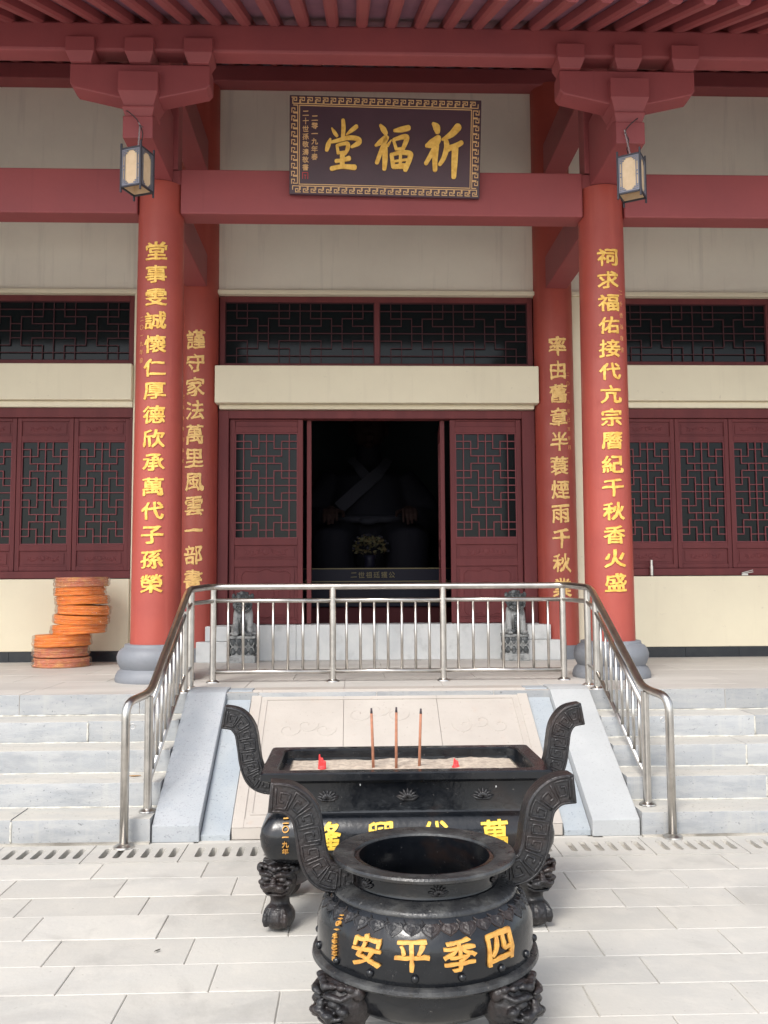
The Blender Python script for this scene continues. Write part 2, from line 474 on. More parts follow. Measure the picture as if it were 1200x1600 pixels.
def stroke(mb, pts, depth, fn, n=6):
    """one brush stroke: (x, y, width) points -> raised ribbon with rounded ends"""
    P = cr(pts, n)
    L, R = [], []
    m = len(P)
    for i, (x, y, wd) in enumerate(P):
        a = P[max(i - 1, 0)]; b = P[min(i + 1, m - 1)]
        dx, dy = b[0] - a[0], b[1] - a[1]
        l = math.hypot(dx, dy) or 1
        nx, ny = -dy / l, dx / l
        L.append((x + nx * wd / 2, y + ny * wd / 2)); R.append((x - nx * wd / 2, y - ny * wd / 2))
    def capp(p, q, wd):
        dx, dy = p[0] - q[0], p[1] - q[1]
        l = math.hypot(dx, dy) or 1
        dx, dy = dx / l, dy / l
        c = []
        for k in range(1, 5):
            a = math.pi * k / 5
            c.append((p[0] + math.cos(a) * -(-dy) * wd / 2 + math.sin(a) * dx * wd * 0.42, p[1] + math.cos(a) * -(dx) * wd / 2 + math.sin(a) * dy * wd * 0.42))
        return c
    poly = L + capp(P[-1], P[-2], P[-1][2])[::-1] if False else L[:]
    e = capp(P[-1], P[-2], P[-1][2])
    if (e[0][0] - L[-1][0]) ** 2 + (e[0][1] - L[-1][1]) ** 2 > (e[-1][0] - L[-1][0]) ** 2 + (e[-1][1] - L[-1][1]) ** 2: e = e[::-1]
    poly = L + e + R[::-1]
    e = capp(P[0], P[1], P[0][2])
    if (e[0][0] - R[0][0]) ** 2 + (e[0][1] - R[0][1]) ** 2 > (e[-1][0] - R[0][0]) ** 2 + (e[-1][1] - R[0][1]) ** 2: e = e[::-1]
    poly = poly + e
    # fill by strips: top, bottom and rim
    k = len(poly)
    top = [mb.bm.verts.new(fn((p[0], p[1], depth))) for p in poly]
    bot = [mb.bm.verts.new(fn((p[0], p[1], 0))) for p in poly]
    for i in range(k):
        j = (i + 1) % k
        mb.bm.faces.new((top[i], top[j], bot[j], bot[i]))
    mm = m
    e0 = k - 4
    Li = list(range(0, mm)); Ei = list(range(mm, mm + 4)); Ri = list(range(mm + 4, 2 * mm + 4))[::-1]; Si = list(range(2 * mm + 4, k))
    for i in range(mm - 1):
        mb.bm.faces.new((top[Li[i]], top[Li[i + 1]], top[Ri[i + 1]], top[Ri[i]]))
    mb.bm.faces.new([top[i] for i in [Li[-1]] + Ei + [Ri[-1]]])
    mb.bm.faces.new([top[i] for i in [Ri[0]] + Si + [Li[0]]])

# ------------------------------------------------------------------ ground
PZ = 0.78            # platform height
def slab_mesh(rows, tint_layer='tint'):
    pass

def ground():
    bm = bmesh.new()
    tl = bm.loops.layers.float_color.new('tint')
    def quad(p, mi=0, t=0.5):
        f = bm.faces.new([bm.verts.new(q) for q in p])
        f.material_index = mi
        for l in f.loops: l[tl] = (t, t, t, 1)
        return f
    zb = -0.007
    for (x0, x1, y0, y1) in ((-70, 70, -70, 5.485), (-70, 70, 5.872, 7.0)):
        quad([(x0, y0, zb), (x1, y0, zb), (x1, y1, zb), (x0, y1, zb)], 1)
    for x0, x1 in ((-70, -7), (7, 70)):
        quad([(x0, 5.485, zb), (x1, 5.485, zb), (x1, 5.872, zb), (x0, 5.872, zb)], 1)
    quad([(-70, 7.0, zb), (70, 7.0, zb), (70, 90, zb), (-70, 90, zb)], 1)
    # drain trench
    quad([(-7, 5.485, -0.3), (7, 5.485, -0.3), (7, 5.872, -0.3), (-7, 5.872, -0.3)], 1)
    quad([(-7, 5.485, zb), (7, 5.485, zb), (7, 5.485, -0.3), (-7, 5.485, -0.3)], 1)
    quad([(-7, 5.872, -0.3), (7, 5.872, -0.3), (7, 5.872, zb), (-7, 5.872, zb)], 1)
    def slab(x0, x1, y0, y1, g=0.0022):
        t = random.random()
        z = random.uniform(-0.0012, 0.0012)
        x0 += g; x1 -= g; y0 += g; y1 -= g
        c = 0.0035
        o = [(x0, y0), (x1, y0), (x1, y1), (x0, y1)]
        i = [(x0 + c, y0 + c), (x1 - c, y0 + c), (x1 - c, y1 - c), (x0 + c, y1 - c)]
        dz = [random.uniform(-0.0012, 0.0012) for _ in range(4)]
        V = [bm.verts.new((p[0], p[1], zb)) for p in o]
        W = [bm.verts.new((p[0], p[1], -0.0025 + z + d)) for p, d in zip(o, dz)]
        T = [bm.verts.new((p[0], p[1], z + d)) for p, d in zip(i, dz)]
        fs = [bm.faces.new(T)]
        for k in range(4):
            j = (k + 1) % 4
            fs.append(bm.faces.new((V[k], V[j], W[j], W[k])))
            fs.append(bm.faces.new((W[k], W[j], T[j], T[k])))
        for f in fs:
            for l in f.loops: l[tl] = (t, t, t, 1)
    y1 = 5.485
    edges = [5.485, 5.205, 4.905, 4.635, 4.335, 4.045, 3.77, 3.50]
    while edges[-1] > -5: edges.append(edges[-1] - 0.285)
    first = [-1.72, -1.515, -1.33, -1.18, -1.60, -1.455, -1.17, -1.5]
    for r in range(len(edges) - 1):
        off = first[r] if r < len(first) else random.uniform(-1.8, -1.2)
        L = 0.6
        k0 = -12
        for k in range(k0, 13):
            slab(off + k * L, off + (k + 1) * L, edges[r + 1], edges[r])
    # mortar strip between drain and stair
    for k in range(-16, 16):
        x = k * 0.42 + random.uniform(-.04, .04)
        slab(x, x + 0.4, 5.876, 5.93, 0.001)
    me = bpy.data.meshes.new('ground')
    bmesh.ops.recalc_face_normals(bm, faces=bm.faces)
    bm.to_mesh(me)
    bm.free()
    o = link('ground', me, M['slab'])
    me.materials.append(M['joint'])
    tag(o, kind='structure')
ground()

# drain covers ------------------------------------------------------
def drain_covers():
    names = ['slotted stone drain cover cut off by the left edge of the photo', 'slotted stone drain cover just left of the left handrail post',
             'slotted stone drain cover under the foot of the left handrail post', 'slotted stone drain cover just left of the long censer, beside its barrel end',
             'slotted drain cover behind the left half of the long censer', 'slotted drain cover behind the middle of the long censer',
             'slotted drain cover behind the right half of the long censer', 'slotted drain cover with silted slots in front of the pale right kerb',
             'slotted drain cover with silted slots at the foot of the right handrail post', 'slotted drain cover with silted slots at the right edge of the photo']
    base = None
    for k in range(-2, 8):
        x0 = -1.86 + 0.562 * k
        deep = k < 4
        mb = MB()
        x1 = 0.556
        xs = [0.075 + 0.082 * i for i in range(6)]
        mb.box(0, x1, 0, 0.085, -0.06, 0.003)
        mb.box(0, x1, 0.285, 0.372, -0.06, 0.003)
        a = 0
        for x in xs + [x1]:
            b = x if x < x1 else x1
            mb.box(a, b - (0.0 if x == x1 else 0.0), 0.085, 0.285, -0.06, 0.003)
            a = x + 0.040
        # rounded slot ends
        for x in xs:
            for yy, sg in ((0.085, 1), (0.285, -1)):
                for xx, sx in ((x, 1), (x + 0.040, -1)):
                    mb.prism([(xx, yy), (xx + sx * 0.013, yy), (xx, yy + sg * 0.013)], -0.06, 0.003, 'z')
        o = mb.build('drain_cover', M['slab'])
        o.location = (x0, 5.49, 0)
        o.rotation_euler.z = random.uniform(-.002, .002)
        tag(o, names[k + 2], 'drain cover', 'slotted drain covers along the foot of the stairs')
        if not deep:
            f = MB()
            for x in xs:
                f.box(x, x + 0.040, 0.09, 0.28, -0.055, -0.012 - random.random() * 0.01)
            f.build('silt', M['joint'], o)
drain_covers()

# ------------------------------------------------------------------ platform and stairs
def tinted(o, f=None):
    me = o.data
    a = me.attributes.new('tint', 'FLOAT_COLOR', 'CORNER')
    # tint per connected island, by polygon centre hash
    bm = bmesh.new(); bm.from_mesh(me)
    bm.faces.ensure_lookup_table()
    seen = {}
    isl = 0
    for f0 in bm.faces:
        if f0.index in seen: continue
        t = random.random()
        st = [f0]
        while st:
            q = st.pop()
            if q.index in seen: continue
            seen[q.index] = t
            for e in q.edges:
                for g in e.link_faces:
                    if g.index not in seen: st.append(g)
    bm.free()
    for p in me.polygons:
        t = seen[p.index]
        for li in p.loop_indices: a.data[li].color = (t, t, t, 1)
    return o

mb = MB()
# platform: core block and stone pavers on top
ys = [7.09, 7.45, 8.05, 8.65, 9.25, 9.85, 10.2]
mb.box(-6.4, 6.4, 7.13, 10.2, 0.0, PZ - 0.02)
for r in range(len(ys) - 1):
    x = -6.4 - (0.35 if r % 2 else 0)
    while x < 6.4:
        L = 0.9 if r == 0 else 0.8
        z = random.uniform(-0.001, 0.001)
        mb.box(max(x, -6.4) + 0.0015, min(x + L, 6.4) - 0.0015, ys[r] + 0.0015, ys[r + 1] - 0.0015, PZ - 0.15 if r == 0 else PZ - 0.05, PZ + z)
        x += L
plat = tinted(mb.build('platform', M['platform'], bevel=0.004, seg=1))
plat.data.materials.append(M['step'])
for p in plat.data.polygons:
    if p.normal.y < -0.5 and p.center.y < 7.12: p.material_index = 1
tag(plat, kind='structure')

EDG = [5.875, 6.18, 6.49, 6.79]           # riser positions of the four steps
def stairs(x0, x1, label):
    root = empty('stone_stairs', ((x0 + x1) / 2, 5.875, 0), label, 'stairs', 'stone stair flights either side of the carved ramp')
    cx, cy = root.location.x, root.location.y
    for k in range(4):
        m = MB()
        z1 = 0.156 * (k + 1)
        z0 = 0.156 * k
        yb = (EDG[k + 1] if k < 3 else 7.085) + 0.03
        joints = []
        x = x0
        while x < x1 - 0.01:
            L = random.choice([0.75, 0.95, 1.15])
            xe = x + L
            if x1 - xe < 0.4: xe = x1
            dz = random.uniform(-0.003, 0.003); dy = random.uniform(-0.004, 0.004)
            # block with subdivided worn front edge
            n = max(3, int((xe - x) / 0.07))
            rings = []
            for i in range(n + 1):
                xx = x + 0.002 + (xe - x - 0.004) * i / n
                wv = noise.noise(Vector((xx * 4, k * 3.7, 0))) * 0.003 + noise.noise(Vector((xx * 17, k * 3.7, 2))) * 0.0018
                yf = EDG[k] + dy + wv
                zt = z1 + dz + wv * 0.5
                rings.append([(xx - cx, yf - cy + 0.002, z0 + (0.004 if k else 0)), (xx - cx, yf - cy, zt - 0.012), (xx - cx, yf - cy + 0.004, zt - 0.004),
                              (xx - cx, yf - cy + 0.013, zt), (xx - cx, yb - cy, zt), (xx - cx, yb - cy, z0 + (0.004 if k else 0))])
            m.loft(rings)
            joints.append(xe)
            x = xe
        o = m.build('step', M['step'], root)
        tinted(o)
        auto_smooth(o, 35)
        o.data.materials.append(M['tread'])
        for p in o.data.polygons:
            if p.normal.z > 0.5: p.material_index = 1
        # uneven mortar bead where the tread meets the next riser, and in the butt joints
        m = MB()
        n = int((x1 - x0) / 0.035)
        pts, rr = [], []
        for i in range(n + 1):
            xx = x0 + (x1 - x0) * i / n
            q = noise.noise(Vector((xx * 6, k * 5.1, 1))) + 0.7 * noise.noise(Vector((xx * 23, k * 5.1, 4)))
            pts.append((xx - cx, yb - 0.03 - cy - 0.001, z1 + 0.001)); rr.append(max(0.002, 0.007 + 0.006 * q))
        m.tube(pts, rr, 6)
        m.build('mortar_bead', M['mortar'], root, smooth=True)
        for xe in joints[:-1]:
            m = MB()
            pts = [(xe - cx + 0.003 * noise.noise(Vector((xe, t * 9, k))), EDG[k] - cy + 0.002, z0 + 0.012 + (z1 - z0 - 0.024) * t) for t in [i / 10 for i in range(11)]]
            m.tube(pts, [0.006 + 0.006 * abs(noise.noise(Vector((xe * 3, i * 0.7, k)))) for i in range(11)], 6)
            m.build('mortar_joint', M['mortar'], root, smooth=True)
    # riser wall under the platform edge and rough mortar line
    m = MB()
    m.box(x0 - cx, x1 - cx, 7.10 - cy, 7.13 - cy, 0.62, PZ - 0.152)
    m.build('mortar_line', M['joint'], root)
    # rough footing
    m = MB()
    n = 90
    rings = []
    for i in range(n + 1):
        xx = x0 + (x1 - x0) * i / n
        wv = noise.noise(Vector((xx * 9, 1.3, 0))) * 0.008
        rings.append([(xx - cx, -0.028 + wv, -0.004), (xx - cx, -0.022 + wv, 0.012 + wv * 0.6), (xx - cx, 0.01, 0.016), (xx - cx, 0.01, -0.004)])
    m.loft(rings).build('footing', M['joint'], root)
    return root
stairs(-6.4, -1.545, 'flight of bluish stone stairs left of the carved ramp')
stairs(1.545, 6.4, 'flight of pale stone stairs right of the carved ramp')

# sloping kerbs: side profile in (y, z)
def slope_block(name, x0, x1, prof, m, label, cat, bevel=0.006, group=None):
    root = MB().prism(prof, x0, x1, 'x').build(name, m, None, bevel=bevel)
    return tag(root, label, cat, group)
curb_prof = [(5.895, 0), (7.35, 0), (7.35, 0.80), (7.16, 0.80), (7.09, 0.787), (5.895, 0.105)]
slope_block('sloping_kerb', -1.54, -1.245, curb_prof, M['curb'], 'bluish grey sloping kerb slab beside the left stairs', 'kerb', group='sloping kerbs of the ramp')
slope_block('sloping_kerb', 1.235, 1.54, curb_prof, M['curb_pale'], 'pale sloping kerb slab beside the right stairs', 'kerb', group='sloping kerbs of the ramp')
ch_prof = [(5.925, 0), (7.35, 0), (7.35, 0.789), (7.19, 0.789), (7.12, 0.745), (5.925, 0.035)]
slope_block('ramp_channel', -1.241, -1.058, ch_prof, M['channel'], 'narrow sunken blue-grey slab between left kerb and carved ramp', 'slab', 0.002, 'sunken strips beside the carved ramp')
slope_block('ramp_channel', 1.062, 1.231, ch_prof, M['channel'], 'narrow sunken blue-grey slab between right kerb and carved ramp', 'slab', 0.002, 'sunken strips beside the carved ramp')

def carved_ramp():
    root = empty('carved_ramp', (0, 5.94, 0), 'pinkish marble carved slab sloping up the middle of the stairs', 'stone ramp')
    y0, y1, zb, zt = 5.94, 7.16, 0.07, 0.79
    def sl(y): return zb + (y - y0) / (y1 - y0) * (zt - zb)
    xs = [-1.05, -0.352, 0.355, 1.055]
    for i in range(3):
        a, b = xs[i] + 0.001, xs[i + 1] - 0.001
        prof = [(0, 0), (y1 + 0.22 - y0, 0), (y1 + 0.22 - y0, zt), (y1 - y0, zt), (0, zb)]
        MB().prism(prof, a, b, 'x').build('marble_panel', M['marble'], root, bevel=0.003)
    ang = math.atan2(zt - zb, y1 - y0)
    ln = math.hypot(zt - zb, y1 - y0)
    mt = Matrix.Translation((0, 0, zb)) @ Matrix.Rotation(ang, 4, 'X')
    # raised border moulding
    m = MB()
    t = 0.008
    for (a, b, c, d) in ((-1.05, -0.975, 0.0, ln), (0.98, 1.055, 0.0, ln)):
        m.box(a, b, c, d, 0.001, t, mt)
    m.box(-0.975, 0.98, ln - 0.075, ln, 0.001, t, mt)
    m.box(-0.975, 0.98, 0.0, 0.075, 0.001, t, mt)
    m.build('border', M['marble'], root, bevel=0.004)
    m = MB()
    for (a, b, c, d) in ((-0.945, -0.93, 0.11, ln - 0.11), (0.935, 0.95, 0.11, ln - 0.11), (-0.93, 0.935, ln - 0.125, ln - 0.11), (-0.93, 0.935, 0.11, 0.125)):
        m.box(a, b, c, d, 0.001, 0.006, mt)
    # shallow carved cloud scrolls
    for (cx, cy, sc, fl) in ((-0.62, 0.95, 1, 1), (-0.1, 1.12, 1.1, 1), (-0.62, 0.5, 1, -1), (0.1, 0.62, 1.2, -1), (0.66, 0.98, 1, -1), (0.7, 0.55, 1, 1), (-0.2, 0.32, 1, 1)):
        for q in range(3):
            pts = []
            for k in range(14):
                a = k * 0.5
                r = 0.012 + 0.006 * k
                pts.append(mt @ Vector((cx + fl * (q - 1) * 0.13 * sc + fl * r * math.cos(a) * sc, cy + (0.05 if q == 1 else 0) + r * math.sin(a) * sc, 0.001)))
            m.tube(pts, 0.0024, 5)
    m.build('carving', M['marble'], root, smooth=False)
carved_ramp()

# ------------------------------------------------------------------ the hall
hall = empty('ancestral_hall', (0, 10.15, 0), 'red-columned ancestral hall with cream walls and maroon lattice windows', 'hall')
HY = 10.15
def H(mb, name, m, bevel=0.004, smooth=False, parent=None, seg=2):
    """build a hall part given in world coordinates"""
    bmesh.ops.translate(mb.bm, verts=mb.bm.verts, vec=(0, -HY, 0))
    o = mb.build(name, m, parent or hall, smooth, bevel, seg)
    return o
def Hmesh(name, me, m, parent=None):
    me.transform(Matrix.Translation((0, -HY, 0)))
    return link(name, me, m, parent or hall)

# columns ----------------------------------------------------------
def column(x, y, top, r0, r1, text, zt, zb, cw, chh, small, sx, sz, gm, warp, base, bold, tone, label):
    prof = []
    n = 24
    z0 = PZ + (0.31 if base else 0.15)
    for i in range(n + 1):
        t = i / n
        prof.append((r0 + (r1 - r0) * t, z0 + (top - z0) * t))
    c = H(MB().lathe(prof, (x, y, 0), 64), 'column', tone, 0)
    auto_smooth(c, 50)
    c['label'] = label
    def wrapf(cx, cz, w_, h_, rr):
        def fn(co):
            a = (cx + co.x * w_ - x) / rr
            r = rr - 0.0015 + co.z * 0.25
            return (x + math.sin(a) * r, y - HY - math.cos(a) * r, cz + co.y * h_)
        return fn
    def rad_at(z): return r0 + (r1 - r0) * (z - z0) / (top - z0)
    for i, ch in enumerate(text):
        z = zt + (zb - zt) * i / (len(text) - 1)
        b = glyph(ch, bold=bold, depth=0.03, warp=warp, seed=i + int(abs(x) * 10))
        put_glyph(b, wrapf(x, z, cw, chh, rad_at(z)))
        me = bpy.data.meshes.new('gold_character')
        b.to_mesh(me); b.free()
        g = link('gold_character', me, gm, c)
    for i, ch in enumerate(small):
        pass
    me = text_mesh([(ch, wrapf(sx, sz[0] + (sz[1] - sz[0]) * i / max(1, len(small) - 1), 0.042, 0.046, rad_at(sz[0]))) for i, ch in enumerate(small)], None, bold=0.0, depth=0.02, warp=0.02, cuts=3)
    link('small_inscription', me, M['gold_faint'], c)
    # foot
    if base:
        p = [(0.335, 0), (0.34, 0.015), (0.335, 0.05), (0.318, 0.085), (0.30, 0.10), (0.292, 0.108), (0.305, 0.13), (0.322, 0.17), (0.325, 0.21), (0.313, 0.25), (0.29, 0.278),
             (0.265, 0.292), (0.262, 0.297), (0.262, 0.312), (0.255, 0.318), (0.20, 0.318)]
        o = H(MB().lathe(p, (x, y, PZ), 64), 'column_base', M['slate'], 0, parent=c)
    else:
        o = H(MB().lathe([(r0 + 0.012, 0), (r0 + 0.012, 0.15), (r0 - 0.03, 0.15)], (x, y, PZ), 64), 'column_base', M['slate'], 0, parent=c)
    auto_smooth(o, 50)
    return c
column(-2.0, 8.1, 5.18, 0.215, 0.200, '堂事雯誠懷仁厚德欣承萬代子孫榮', 4.532, 1.616, 0.186, 0.154, '二〇一九年春', -2.13, (3.93, 3.56), M['gold'], 0.035, True, 0.020, M['red'],
       'left front red column with fifteen gold characters')
column(2.0, 8.1, 5.18, 0.215, 0.200, '祠求福佑接代亢宗曆紀千秋香火盛', 4.503, 1.606, 0.186, 0.154, '二十世孫敬書', 2.125, (4.19, 3.67), M['gold'], 0.035, True, 0.020, M['red'],
       'right front red column with fifteen gold characters')
column(-2.0, 10.15, 7.3, 0.222, 0.215, '謹守家法萬里風雲一部書', 4.292, 1.666, 0.195, 0.205, '己亥年春月敬書', -2.14, (3.66, 2.95), M['gold_dim'], 0.06, False, 0.016, M['red'],
       'left inner red column beside the door')
column(2.0, 10.15, 7.3, 0.222, 0.215, '率由舊章半蓑煙雨千秋業', 4.235, 1.555, 0.195, 0.205, '二〇一九年己亥春月', 2.12, (3.92, 3.10), M['gold_dim'], 0.06, False, 0.016, M['red'],
       'right inner red column beside the door')

# beams ------------------------------------------------------------
for a, b in ((-6.4, -2.19), (-1.81, 1.81), (2.19, 6.4)):
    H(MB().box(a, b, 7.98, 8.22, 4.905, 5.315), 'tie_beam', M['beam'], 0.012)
for s in (-2, 2):
    # beam core behind the round column top
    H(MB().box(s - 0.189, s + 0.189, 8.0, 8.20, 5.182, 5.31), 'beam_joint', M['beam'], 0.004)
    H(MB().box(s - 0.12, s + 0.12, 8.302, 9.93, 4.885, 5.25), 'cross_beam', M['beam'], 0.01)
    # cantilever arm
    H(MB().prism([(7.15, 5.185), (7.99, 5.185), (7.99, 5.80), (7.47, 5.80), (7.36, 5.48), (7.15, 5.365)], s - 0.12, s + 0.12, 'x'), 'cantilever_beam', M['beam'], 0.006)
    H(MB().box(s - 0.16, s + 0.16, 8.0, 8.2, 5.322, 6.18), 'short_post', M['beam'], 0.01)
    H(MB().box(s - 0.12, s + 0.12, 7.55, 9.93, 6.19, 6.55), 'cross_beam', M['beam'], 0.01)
    # bracket set
    def frus(m, cx, cy, z0, z1, z2, hb, ht):
        r = []
        for z, h in ((z0, hb), (z1, ht), (z2, ht)):
            r.append([(cx - h, cy - h, z), (cx + h, cy - h, z), (cx + h, cy + h, z), (cx - h, cy + h, z)])
        m.loft(r)
        return m
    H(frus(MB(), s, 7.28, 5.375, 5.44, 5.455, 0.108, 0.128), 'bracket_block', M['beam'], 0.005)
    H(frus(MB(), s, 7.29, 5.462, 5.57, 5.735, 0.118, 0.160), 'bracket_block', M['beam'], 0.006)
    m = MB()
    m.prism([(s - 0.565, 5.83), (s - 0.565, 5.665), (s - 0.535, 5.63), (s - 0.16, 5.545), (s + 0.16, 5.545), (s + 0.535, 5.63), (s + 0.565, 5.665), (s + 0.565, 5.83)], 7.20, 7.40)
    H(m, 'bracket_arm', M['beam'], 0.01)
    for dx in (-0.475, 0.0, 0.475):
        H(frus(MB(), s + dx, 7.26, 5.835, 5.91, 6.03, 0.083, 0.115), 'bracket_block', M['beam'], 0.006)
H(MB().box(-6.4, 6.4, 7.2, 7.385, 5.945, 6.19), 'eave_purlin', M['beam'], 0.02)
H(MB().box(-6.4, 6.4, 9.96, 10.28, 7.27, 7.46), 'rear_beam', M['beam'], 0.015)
# rafters and roof
TAN = math.tan(rad(25))
for k in range(-24, 25):
    x = -0.195 + 0.2395 * k
    y0, y1 = 5.95, 10.6
    def zz(y): return 6.19 + (y - 7.25) * TAN
    m = MB()
    rings = []
    for y in (y0, y1):
        z = zz(y)
        rings.append([(x - 0.048, y, z + 0.085), (x - 0.048, y, z + 0.02), (x - 0.028, y, z), (x + 0.028, y, z), (x + 0.048, y, z + 0.02), (x + 0.048, y, z + 0.085)])
    m.loft(rings)
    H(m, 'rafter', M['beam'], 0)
m = MB()
m.prism([(5.90, 6.19 + (5.90 - 7.25) * TAN + 0.09), (10.9, 6.19 + (10.9 - 7.25) * TAN + 0.09), (10.9, 6.19 + (10.9 - 7.25) * TAN + 0.13), (5.90, 6.19 + (5.90 - 7.25) * TAN + 0.13)], -6.4, 6.4, 'x')
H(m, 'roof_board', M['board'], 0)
m = MB()
for s in (1, -1):
    prof = [(5.78, 6.19 + (5.78 - 7.25) * TAN + 0.135), (10.9, 6.19 + 3.65 * TAN + 0.135), (10.9, 6.19 + 3.65 * TAN + 0.32), (5.78, 6.19 + (5.78 - 7.25) * TAN + 0.28)]
m.prism(prof, -6.6, 6.6, 'x')
x = -6.5
while x < 6.6:
    pts = [(x, y, 6.19 + (y - 7.25) * TAN + 0.31) for y in (5.75, 7.5, 9.2, 10.9)]
    m.tube(pts, 0.06, 8)
    x += 0.26
m.prism([(10.9, 7.98), (16.5, 5.6), (16.5, 5.42), (10.9, 7.80)], -6.6, 6.6, 'x')
H(m, 'roof', M['roof'], 0)

# walls --------------------------------------------------------------
WY = 10.15
# upper walls
H(MB().box(-1.80, 1.80, WY, WY + 0.2, 4.915, 7.27), 'upper_wall', M['cream_lifted'], 0.004)
H(MB().box(-6.4, -2.20, WY, WY + 0.2, 4.915, 7.27), 'upper_wall', M['cream_lifted'], 0.004)
H(MB().box(2.20, 6.4, WY, WY + 0.2, 4.915, 7.27), 'upper_wall', M['cream_lifted'], 0.004)
for a, b in ((-1.79, 1.79), (-6.4, -2.21), (2.21, 6.4)):
    H(MB().box(a, b, WY - 0.05, WY + 0.2, 4.862, 4.912), 'wall_moulding', M['cream'], 0.008)
# bands between windows and transoms
H(MB().box(-1.795, 1.795, WY - 0.17, WY + 0.2, 3.60, 4.018), 'lintel_band', M['cream'], 0.01)
H(MB().box(-1.76, 1.76, WY - 0.06, WY + 0.2, 3.552, 3.598), 'wall_moulding', M['cream'], 0.006)
for s in (-1, 1):
    a, b = sorted((s * 2.72, s * 6.4))
    H(MB().box(a, b, WY - 0.10, WY + 0.2, 3.645, 4.052), 'lintel_band', M['cream'], 0.01)
    H(MB().box(a, b, WY - 0.04, WY + 0.2, 3.575, 3.643), 'wall_moulding', M['cream'], 0.006)
    # pier between inner column and window
    a2, b2 = sorted((s * 2.20, s * 2.717))
    H(MB().box(a2, b2, WY - 0.02, WY + 0.2, PZ + 0.115, 4.860), 'pier', M['cream'], 0.006)
    # wall under windows
    H(MB().box(a, b, WY - 0.06, WY + 0.2, PZ + 0.115, 1.675), 'lower_wall', M['cream'], 0.008)
    m = MB()
    x = s * 2.2
    while abs(x) < 6.3:
        x2 = x + s * 0.6
        aa, bb = sorted((x, x2))
        m.box(aa + 0.001, bb - 0.001, WY - 0.045, WY + 0.1, PZ, PZ + 0.115)
        x = x2
    H(m, 'skirting', M['black_tile'], 0.002)

# lattice patterns ------------------------------------------------------
def lattice_segments(wide):
    half = [((3, 0), (3, 14)), ((0, 1), (1, 1)), ((2, 1), (4, 1)), ((2, 0), (2, 2)), ((0, 2), (2, 2)), ((1, 1), (1, 3)), ((1, 3), (5, 3)),
            ((2, 3), (2, 4)), ((1, 4), (5, 4)), ((1, 4), (1, 6)), ((0, 5), (2, 5)), ((2, 5), (2, 7)), ((0, 6), (1, 6)), ((2, 6), (4, 6)), ((0, 7), (6, 7))]
    out = set()
    for (a, b) in half:
        for mx in (0, 1):
            for my in (0, 1):
                p, q = [((6 - u[0]) if mx else u[0], (14 - u[1]) if my else u[1]) for u in (a, b)]
                out.add(tuple(sorted((p, q))))
    if wide:
        ext = set()
        for p, q in out:
            if p[1] == q[1]:
                if p[0] == 0: p = (-1, p[1])
                if q[0] == 6: q = (7, q[1])
            ext.add((p, q))
        ext.add(((0, 0), (0, 14))); ext.add(((6, 0), (6, 14)))
        out = ext
    return sorted(out)
def lattice(mb, x0, x1, z0, z1, y, wide=False, rot=False, t=0.010, d=0.016):
    """bars between x0..x1 and z0..z1, front at y"""
    W, off = (8, 1) if wide else (6, 0)
    vs, hs = set(), set()
    for p, q in lattice_segments(wide):
        if rot:
            fx = lambda u: x0 + (x1 - x0) * u[1] / 14
            fz = lambda u: z0 + (z1 - z0) * (u[0] + off) / W
        else:
            fx = lambda u: x0 + (x1 - x0) * (u[0] + off) / W
            fz = lambda u: z1 - (z1 - z0) * u[1] / 14
        a, b = (fx(p), fz(p)), (fx(q), fz(q))
        if abs(a[0] - b[0]) < 1e-6:
            mb.box(a[0] - t / 2, a[0] + t / 2, y + 0.001, y + d, min(a[1], b[1]) - t / 2 + 0.001, max(a[1], b[1]) + t / 2 - 0.001)
        else:
            mb.box(min(a[0], b[0]) - t / 2, max(a[0], b[0]) + t / 2, y, y + d + 0.001, a[1] - t / 2, a[1] + t / 2)
    # edge bars
    mb.box(x0 - t, x0, y - 0.001, y + d, z0 - t, z1 + t); mb.box(x1, x1 + t, y - 0.001, y + d, z0 - t, z1 + t)
    mb.box(x0, x1, y - 0.001, y + d, z1, z1 + t); mb.box(x0, x1, y - 0.001, y + d, z0 - t, z0)
    return mb

def frame_rect(mb, x0, x1, z0, z1, wx, wz, y0, y1):
    mb.box(x0, x0 + wx, y0, y1, z0, z1); mb.box(x1 - wx, x1, y0, y1, z0, z1)
    mb.box(x0 + wx, x1 - wx, y0, y1, z1 - wz, z1); mb.box(x0 + wx, x1 - wx, y0, y1, z0, z0 + wz)
    return mb

def scroll(mb, x0, x1, z0, z1, y):
    """low floral scroll relief filling a small panel"""
    w_, h_ = x1 - x0, z1 - z0
    cx, cz = (x0 + x1) / 2, (z0 + z1) / 2
    for s in (-1, 1):
        pts = [(cx + s * w_ * 0.40 * t, y, cz + math.sin(t * 7.5) * h_ * 0.24) for t in [i / 20 for i in range(21)]]
        mb.tube(pts, 0.004, 5)
        for t in (0.2, 0.42, 0.62, 0.82):
            px, pz = cx + s * w_ * 0.40 * t, cz + math.sin(t * 7.5) * h_ * 0.1
            mb.ell((px, y, pz), (w_ * 0.035, 0.005, h_ * 0.17), None, 8, 6)
            mb.ell((px + s * 0.02, y, pz - h_ * 0.12), (w_ * 0.02, 0.004, h_ * 0.10), None, 8, 6)
    mb.ell((cx, y, cz), (h_ * 0.24, 0.007, h_ * 0.24), None, 10, 6)

